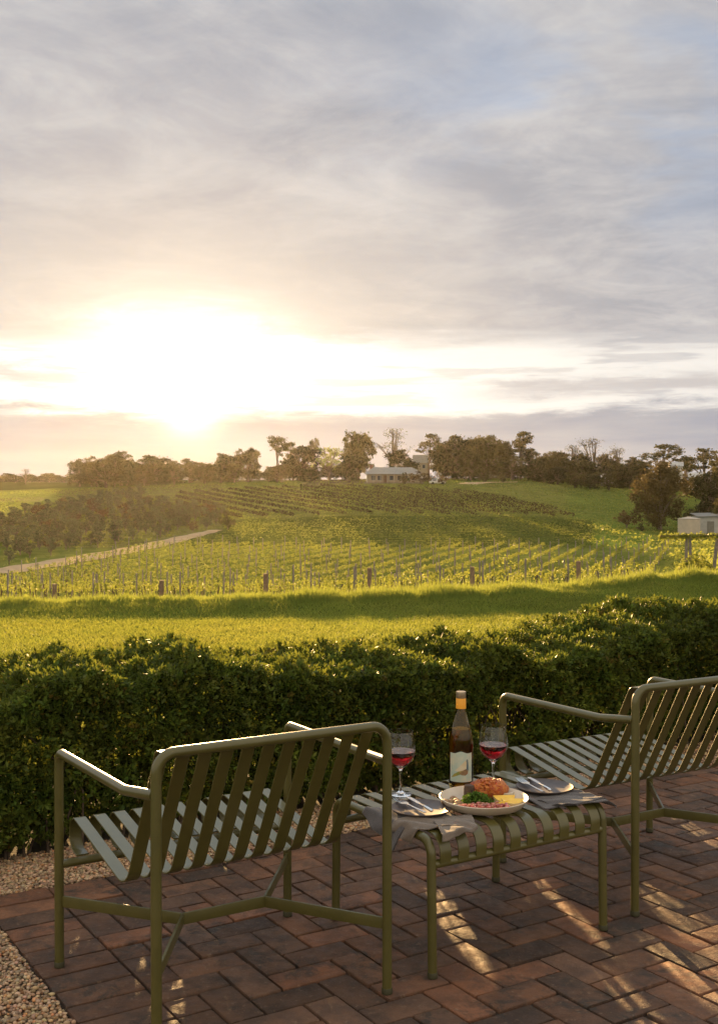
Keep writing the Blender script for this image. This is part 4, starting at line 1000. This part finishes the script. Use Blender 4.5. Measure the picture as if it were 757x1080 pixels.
# ------------------------------------------------------------------ wine bottle
bt_ = tag(empty('wine_bottle', on(.058, .109)), 'amber glass wine bottle with orange neck and pale bird label behind the platter', 'wine bottle')
bo = [(0, .003), (.030, 0), (.036, .002), (.0378, .008), (.0378, .138), (.0370, .153), (.0343, .171), (.0298, .189), (.0243, .206), (.0192, .222), (.0158, .237), (.0141, .256), (.0138, .286), (.0140, .292), (.0134, .294)]
bi = [(.0105, .294), (.0113, .256), (.0131, .237), (.0166, .222), (.0217, .206), (.0272, .189), (.0317, .171), (.0344, .153), (.0352, .138), (.0352, .012), (.030, .007), (0, .010)]
mb = MB(); lathe(mb, bo + bi, 56); gl = mb.build('glass', M['bottleglass'], bt_, True, 60)
mb = MB(); lathe(mb, [(0, .0102), (.0299, .0072), (.03505, .0122), (.03505, .138), (.03425, .153), (.03155, .171), (.0285, .183), (0, .183)], 56); mb.build('wine', M['bottlewine'], bt_, True, 60)
mb = MB(); lathe(mb, [(.0150, .2445), (.0156, .2450), (.0150, .276), (.0147, .2765)], 40); mb.build('capsule', M['capsule'], bt_)
mb = MB(); lathe(mb, [(.0147, .2768), (.0150, .2772), (.0151, .2945), (.0146, .2965), (0, .2965)], 40); mb.build('cap', M['captop'], bt_)
FA = math.atan2(-3.43, -.313)                         # the label faces the seats
def wrap(mb, poly, rad):
    """flat polygon (s across in metres, z up) subdivided and bent round the bottle"""
    mb.add([(rad * math.cos(FA + s / .038), rad * math.sin(FA + s / .038), z) for s, z in poly], [tuple(range(len(poly)))])
mb = MB(); ns = 41
tp_ = lambda s: .113 + .0055 * math.exp(-(s / .016) ** 2) + .0008 * math.cos(s * 180)
vs, fs = [], []
for i in range(ns):
    s = -.0385 + .077 * i / (ns - 1); a = FA + s / .038
    for z_ in (.026, .045, .065, .085, .100, tp_(s)): vs.append((.03795 * math.cos(a), .03795 * math.sin(a), z_))
for i in range(ns - 1):
    for j in range(5): fs.append((i*6 + j, (i+1)*6 + j, (i+1)*6 + j + 1, i*6 + j + 1))
mb.add(vs, fs); lab = mb.build('label', M['label'], bt_)
def patch(name, outline, m, rad):
    """polygon drawn on the label: split into thin columns so that it follows the curve"""
    mb = MB(); xs = np.linspace(min(p[0] for p in outline), max(p[0] for p in outline), 26)
    vs, fs = [], []
    for xx in xs:
        xx = min(max(xx, min(p[0] for p in outline) + 1e-5), max(p[0] for p in outline) - 1e-5); zs = []
        for (a, b) in zip(outline, outline[1:] + outline[:1]):
            if (a[0] - xx) * (b[0] - xx) < 0: zs.append(a[1] + (b[1] - a[1]) * (xx - a[0]) / (b[0] - a[0]))
        zs = sorted(zs) or [0, 0]; aa = FA + xx / .038
        for zz in (zs[0], zs[-1]): vs.append((rad * math.cos(aa), rad * math.sin(aa), zz))
    for i in range(len(xs) - 1): fs.append((i*2, i*2 + 2, i*2 + 3, i*2 + 1))
    mb.add(vs, fs); return mb.build(name, m, lab)
patch('bird_wash', [(-.020, .060), (-.006, .072), (.014, .092), (.022, .080), (.020, .060), (.004, .056)], M['label_wash'], .03800)
patch('bird_tail', [(-.033, .038), (-.022, .050), (-.008, .058), (.008, .062), (.006, .052), (-.010, .046), (-.022, .041)], M['ink_green'], .03806)
patch('bird_body', [(-.006, .053), (.006, .062), (.016, .066), (.024, .062), (.022, .052), (.014, .046), (.002, .047)], M['ink_brown'], .03811)
patch('bird_neck', [(.017, .062), (.0195, .078), (.0185, .090), (.0150, .0885), (.0185, .0960), (.0225, .0935), (.0240, .080), (.0245, .062)], M['ink_blue'], .03816)

# ------------------------------------------------------------------ plates, cutlery, napkins
def plate(loc, rad, label, name, m, group, prof):
    root = tag(empty(name, loc), label, 'plate', group); mb = MB(); lathe(mb, prof(rad), 56); mb.build('dish', m, root, True, 60); return root
side_prof = lambda r: [(0, 0), (r*.7, 0), (r*.96, .007), (r, .012), (r*.985, .0135), (r*.93, .0105), (r*.68, .0045), (0, .004)]
plat_prof = lambda r: [(0, 0), (r*.62, 0), (r*.86, .010), (r*.985, .029), (r, .033), (r*.985, .0345), (r*.95, .032), (r*.83, .0155), (r*.60, .0065), (0, .006)]
NAPZ = .0075
p1 = plate(on(-.215, -.062, NAPZ), .086, 'dark stoneware plate with fork and knife on the napkin at the left', 'side_plate', M['slate'], None, side_prof)
p2 = plate(on(.238, -.070, NAPZ), .086, 'dark stoneware plate with fork and knife on the napkin at the right', 'side_plate', M['slate'], None, side_prof)
PL = on(-.028, -.110, .001)
platter = plate(PL, .128, 'round cream serving platter of roast meat and salad on the footstool', 'serving_platter', M['ceramic'], None, plat_prof)

def fork(loc, ang, label):
    root = tag(empty('fork', loc, ang), label, 'fork'); mb = MB()
    prf = [(0, .0045, .0030), (.05, .0036, .0022), (.085, .0026, .0024), (.098, .0045, .0020), (.108, .0110, .0012), (.118, .0122, .0006), (.124, .0122, .0004)]
    vs, fs = [], []
    for (xx, hw, zz) in prf: vs += [(xx, -hw, zz), (xx, hw, zz), (xx, hw, zz + .0016), (xx, -hw, zz + .0016)]
    for i in range(len(prf) - 1):
        for j in range(4): fs.append((i*4 + j, i*4 + (j+1) % 4, i*4 + 4 + (j+1) % 4, i*4 + 4 + j))
    fs += [(3, 2, 1, 0), tuple(range(len(vs) - 4, len(vs)))]; mb.add(vs, fs); mb.build('handle', M['steel'], root)
    mb = MB()
    for yy in (-.0102, -.0034, .0034, .0102):
        tube(mb, [(.123, yy, .0012), (.140, yy, .0016), (.158, yy * .96, .0045), (.166, yy * .94, .0062)], [.0019, .0018, .0014, .0006], 6)
    mb.build('tines', M['steel'], root); return root
def knife(loc, ang, label):
    root = tag(empty('table_knife', loc, ang), label, 'knife'); mb = MB(); tube(mb, [(0, 0, .004), (.004, 0, .0042), (.05, 0, .0042), (.082, 0, .0036)], [.002, .0050, .0046, .0032], 10); mb.build('handle', M['steel'], root)
    mb = MB(); o = [(.082, -.004), (.09, -.0085), (.14, -.0088), (.160, -.006), (.168, .002), (.160, .0045), (.082, .004)]
    nn = len(o); mb.add([(a, b, .003) for a, b in o] + [(a, b, .0042) for a, b in o], [tuple(range(nn - 1, -1, -1)), tuple(range(nn, 2*nn))] + [(i, (i+1) % nn, nn + (i+1) % nn, nn + i) for i in range(nn)]); mb.build('blade', M['steel'], root, False); return root
def toward(a, b): return math.atan2(b.y - a.y, b.x - a.x)
PZ = NAPZ + .0135
a, b = on(-.245, -.125, PZ), on(-.232, .040, PZ); fork(a, toward(a, b), 'steel fork lying across the dark plate at the left')
a, b = on(-.222, -.126, PZ), on(-.196, .030, PZ); knife(a, toward(a, b), 'steel knife beside the fork on the dark plate at the left')
a, b = on(.176, -.132, PZ), on(.216, .020, PZ); fork(a, toward(a, b), 'steel fork lying across the dark plate at the right')
a, b = on(.203, -.136, PZ), on(.250, .012, PZ); knife(a, toward(a, b), 'steel knife beside the fork on the dark plate at the right')

def cloth(name, root, corners, m, nu=46, nv=46, zoff=.0, amp=.004, seed=1, edge=True, flat=0.6, sag=1.0):
    """folded linen lying on the slats; whatever lies outside the stool's edge hangs down"""
    c00, c10, c11, c01 = [np.array(q, float) for q in corners]; g = np.zeros((nu, nv, 3))
    for i in range(nu):
        for j in range(nv):
            a, b = i / (nu - 1), j / (nv - 1)
            p = (c00 * (1-a) + c10 * a) * (1-b) + (c01 * (1-a) + c11 * a) * b
            fz = amp * (1 + math.sin(a * 9 + seed + 3 * b) * math.sin(b * 7 + seed * 2 + 2 * a) + .5 * math.sin(a * 17 + b * 11 + seed))
            u, v = p; z_ = zoff + fz * flat
            L = -.318; drop = 0.0
            if u < L: drop = L - u; u = L - .012 * math.sin(min(1, drop / .03)) - drop * .16 - .008 * math.sin(b * 10 + seed) * min(1, drop / .05)
            Rr = .318; 
            if p[0] > Rr: dr = p[0] - Rr; drop = dr * .55; u = Rr + dr * .86
            V_ = -.266
            if v < V_: d2 = V_ - v; drop += d2 * .92 * sag; v = V_ - .012 * math.sin(min(1, d2 / .03)) - d2 * .22 + .008 * math.sin(a * 11 + seed) * min(1, d2 / .05)
            w = on(u, v, z_ - drop); g[i, j] = w
    o = grid_mesh(name, g, m)
    o.modifiers.new('thick', 'SOLIDIFY').thickness = .0026
    reparent(o, root); return o
nap1 = tag(empty('napkin', on(-.24, -.10)), 'grey brown linen napkin draped over the left edge of the footstool', 'napkin')
cloth('lower_fold', nap1, [(-.388, -.120), (-.17, -.205), (-.12, -.010), (-.335, .070)], M['linen'], seed=2, amp=.0036, zoff=.0012)
cloth('upper_fold', nap1, [(-.360, -.180), (-.165, -.245), (-.115, -.165), (-.345, -.075)], M['linen_lit'], seed=5, amp=.0052, zoff=.0040)
cloth('corner_fold', nap1, [(-.300, -.285), (-.175, -.270), (-.125, -.175), (-.245, -.165)], M['linen_lit'], seed=3, amp=.0058, zoff=.0046)
nap2 = tag(empty('napkin', on(.23, -.12)), 'dark grey linen napkin under the plate with its corner past the right edge', 'napkin')
cloth('lower_fold', nap2, [(.110, -.215), (.352, -.262), (.345, -.005), (.150, .020)], M['linen'], seed=4, amp=.0036, zoff=.0012)
cloth('upper_fold', nap2, [(.150, -.240), (.385, -.232), (.310, -.120), (.135, -.130)], M['linen'], seed=7, amp=.0062, zoff=.0042)

# ------------------------------------------------------------------ food on the platter
def pl(du, dv, z=.0075): return on(-.028 + du, -.110 + dv, z + .001)
ra = tag(empty('roast_meat', pl(.052, .046)), 'glazed orange brown roast meat at the back of the platter', 'meat')
mb = MB(); rot = Matrix.Rotation(.5642 - .42, 3, 'Z')
blob(mb, (-.018, 0, .028), (.042, .030, .029), .07, 5, 4, 1, rot); blob(mb, (.018, .002, .029), (.044, .031, .030), .07, 5, 4, 2, rot)
rgm = random.Random(9)
for i in range(260):
    a = rgm.uniform(0, 6.28); t_ = rgm.uniform(.1, 1.4); w = Vector((.058 * math.cos(a) * math.sin(t_), .0315 * math.sin(a) * math.sin(t_), .028 + .031 * math.cos(t_)))
    sz_m = rgm.uniform(.6, 1.15); blob(mb, rot @ w, (.0048 * sz_m, .0044 * sz_m, .0038 * sz_m), .3, 4, 1, i)
o = mb.build('flesh', M['roast'], ra)
da = tag(empty('dark_loaf', pl(-.004, .062)), 'dark crusted cut piece left of the roast meat on the platter', 'meat')
mb = MB(); lathe(mb, [(0, 0), (.014, 0), (.0165, .006), (.0165, .040), (.014, .046), (0, .047)], 22); mb.build('crust', M['darkcrust'], da)
gr = tag(empty('green_salad', pl(-.020, .008)), 'heap of chopped green kale in the middle of the platter', 'salad')
n = 700; d = np.abs(unit(n)) * np.sign(RNG.normal(size=(n, 3))); d[:, 2] = np.abs(d[:, 2])
P = d * np.array([.050, .036, .038]) * RNG.uniform(.55, 1, (n, 1)) + np.array([0, 0, .002])
q = rand_quads(P, RNG.uniform(.004, .0085, n)).reshape(-1, 3); tn = RNG.uniform(.5, 1.5, n)
np_mesh('leaves', q, 4, M['greens'], gr, np.repeat(np.stack([tn, tn, tn * .8], -1)[:, None], 4, 1).reshape(-1, 3))
re = tag(empty('pink_relish', pl(-.052, -.046)), 'diced pink relish along the front of the platter', 'relish')
mb = MB()
for i in range(230):
    uu = max(-.045, min(.07, rgm.gauss(.012, .034))); vv = max(-.024, min(.024, rgm.gauss(0, .012))) - uu * .52; t_ = rgm.uniform(.6, 1.3)
    p_ = Vector((uu * co - vv * so_, uu * so_ + vv * co, .004 + rgm.random() * .016))
    box(mb, p_, (.0085, .007, .006), rgm.uniform(0, 3), .001, (t_, t_ * rgm.uniform(.7, 1.2), t_))
mb.build('pieces', M['relish'], re)
spots = ((-.092, .028), (-.085, .048), (-.078, .018), (-.066, .056), (-.094, .006), (-.070, .036), (-.060, .020), (-.054, .072), (-.104, .046), (-.080, .064))
for i, (a_, b_) in enumerate(spots):
    mu = tag(empty('mushroom', pl(a_, b_, .0095 + .004 * (i % 3)), i * 1.1), 'small roasted brown mushroom in the cluster at the left of the platter', 'mushroom', 'roasted mushrooms on the platter')
    mb = MB(); lathe(mb, [(0, .002), (.0095, .001), (.0112, .004), (.0095, .009), (.005, .012), (0, .0125)], 16); mb.build('cap', M['mushroom'], mu)
    mb = MB(); lathe(mb, [(0, -.004), (.0042, -.004), (.0046, .002), (0, .0025)], 12); mb.build('stem', M['rind'], mu)
def wedge(loc, ang, tilt, label):
    root = tag(empty('lemon_wedge', loc), label, 'lemon wedge'); root.rotation_euler = (tilt, 0, ang)
    mb = MB(); L_, r_ = .032, .030; ns_ = 12; vs, fs = [], []
    for i in range(ns_ + 1):
        s_ = -1 + 2 * i / ns_; rr = max(.02, math.sqrt(max(0, 1 - s_ * s_))) * r_
        vs += [(s_ * L_, 0, .0)] + [(s_ * L_, -rr * math.sin(.42 * (j - 2)), rr * math.cos(.42 * (j - 2))) for j in range(5)]
    for i in range(ns_):
        for j in range(6): fs.append((i*6 + j, (i+1)*6 + j, (i+1)*6 + (j+1) % 6, i*6 + (j+1) % 6))
    fs += [tuple(range(5, -1, -1)), tuple(range(ns_*6, ns_*6 + 6))]
    mb.add(vs, fs); fl_ = mb.build('flesh', M['cheese'], root, True, 40)
    mb = MB(); vs, fs = [], []
    for i in range(ns_ + 1):
        s_ = -1 + 2 * i / ns_; rr = max(.02, math.sqrt(max(0, 1 - s_ * s_))) * (r_ + .0012)
        for j in range(5): vs.append((s_ * (L_ + .001), -rr * math.sin(.43 * (j - 2)), rr * math.cos(.43 * (j - 2))))
    for i in range(ns_):
        for j in range(4): fs.append((i*5 + j, (i+1)*5 + j, (i+1)*5 + j + 1, i*5 + j + 1))
    mb.add(vs, fs); mb.build('rind', M['rind'], root, True, 60)
    return root
wedge(pl(.026, -.058, .028), .75, R(205), 'lemon wedge at the front of the platter with pale rind')
wedge(pl(.064, -.050, .030), -.05, R(152), 'large bright yellow lemon wedge at the right of the platter')
wedge(pl(.066, -.010, .030), .10, R(160), 'lemon wedge behind the bright yellow wedge on the platter')
rk = tag(empty('sauce_bowl', pl(.098, .030)), 'small white sauce bowl at the back right of the platter', 'bowl')
mb = MB(); lathe(mb, [(0, 0), (.020, 0), (.0285, .010), (.0310, .022), (.0300, .0228), (.0268, .012), (.018, .004), (0, .0035)], 36); mb.build('dish', M['ceramic2'], rk, True, 60)
mb = MB(); lathe(mb, [(0, .016), (.0278, .0158), (.0270, .0126), (0, .0124)], 30); mb.build('sauce', M['sauce'], rk)

# ------------------------------------------------------------------ air
mb = MB(); hz0, hz1 = -60.0, 40.0
vs = [(-1200, -60, hz0), (1200, -60, hz0), (1200, 1000, hz0), (-1200, 1000, hz0), (-1200, -60, hz1), (1200, -60, hz1), (1200, 1000, hz1), (-1200, 1000, hz1)]
mb.add(vs, [(3, 2, 1, 0), (4, 5, 6, 7), (0, 1, 5, 4), (1, 2, 6, 5), (2, 3, 7, 6), (3, 0, 4, 7)])
hm = bpy.data.materials.new('haze'); hm.use_nodes = True; k = NT(hm.node_tree); k.n.clear()
pv = k.node('ShaderNodeVolumePrincipled'); pv.inputs['Color'].default_value = (.95, .88, .74, 1); pv.inputs['Density'].default_value = .000026; pv.inputs['Anisotropy'].default_value = .75
oo = k.node('ShaderNodeOutputMaterial'); k.l.new(pv.outputs[0], oo.inputs['Volume'])
tag(mb.build('haze', hm, smooth=False), 'thin warm evening haze over the vineyard valley', 'haze', kind='stuff')
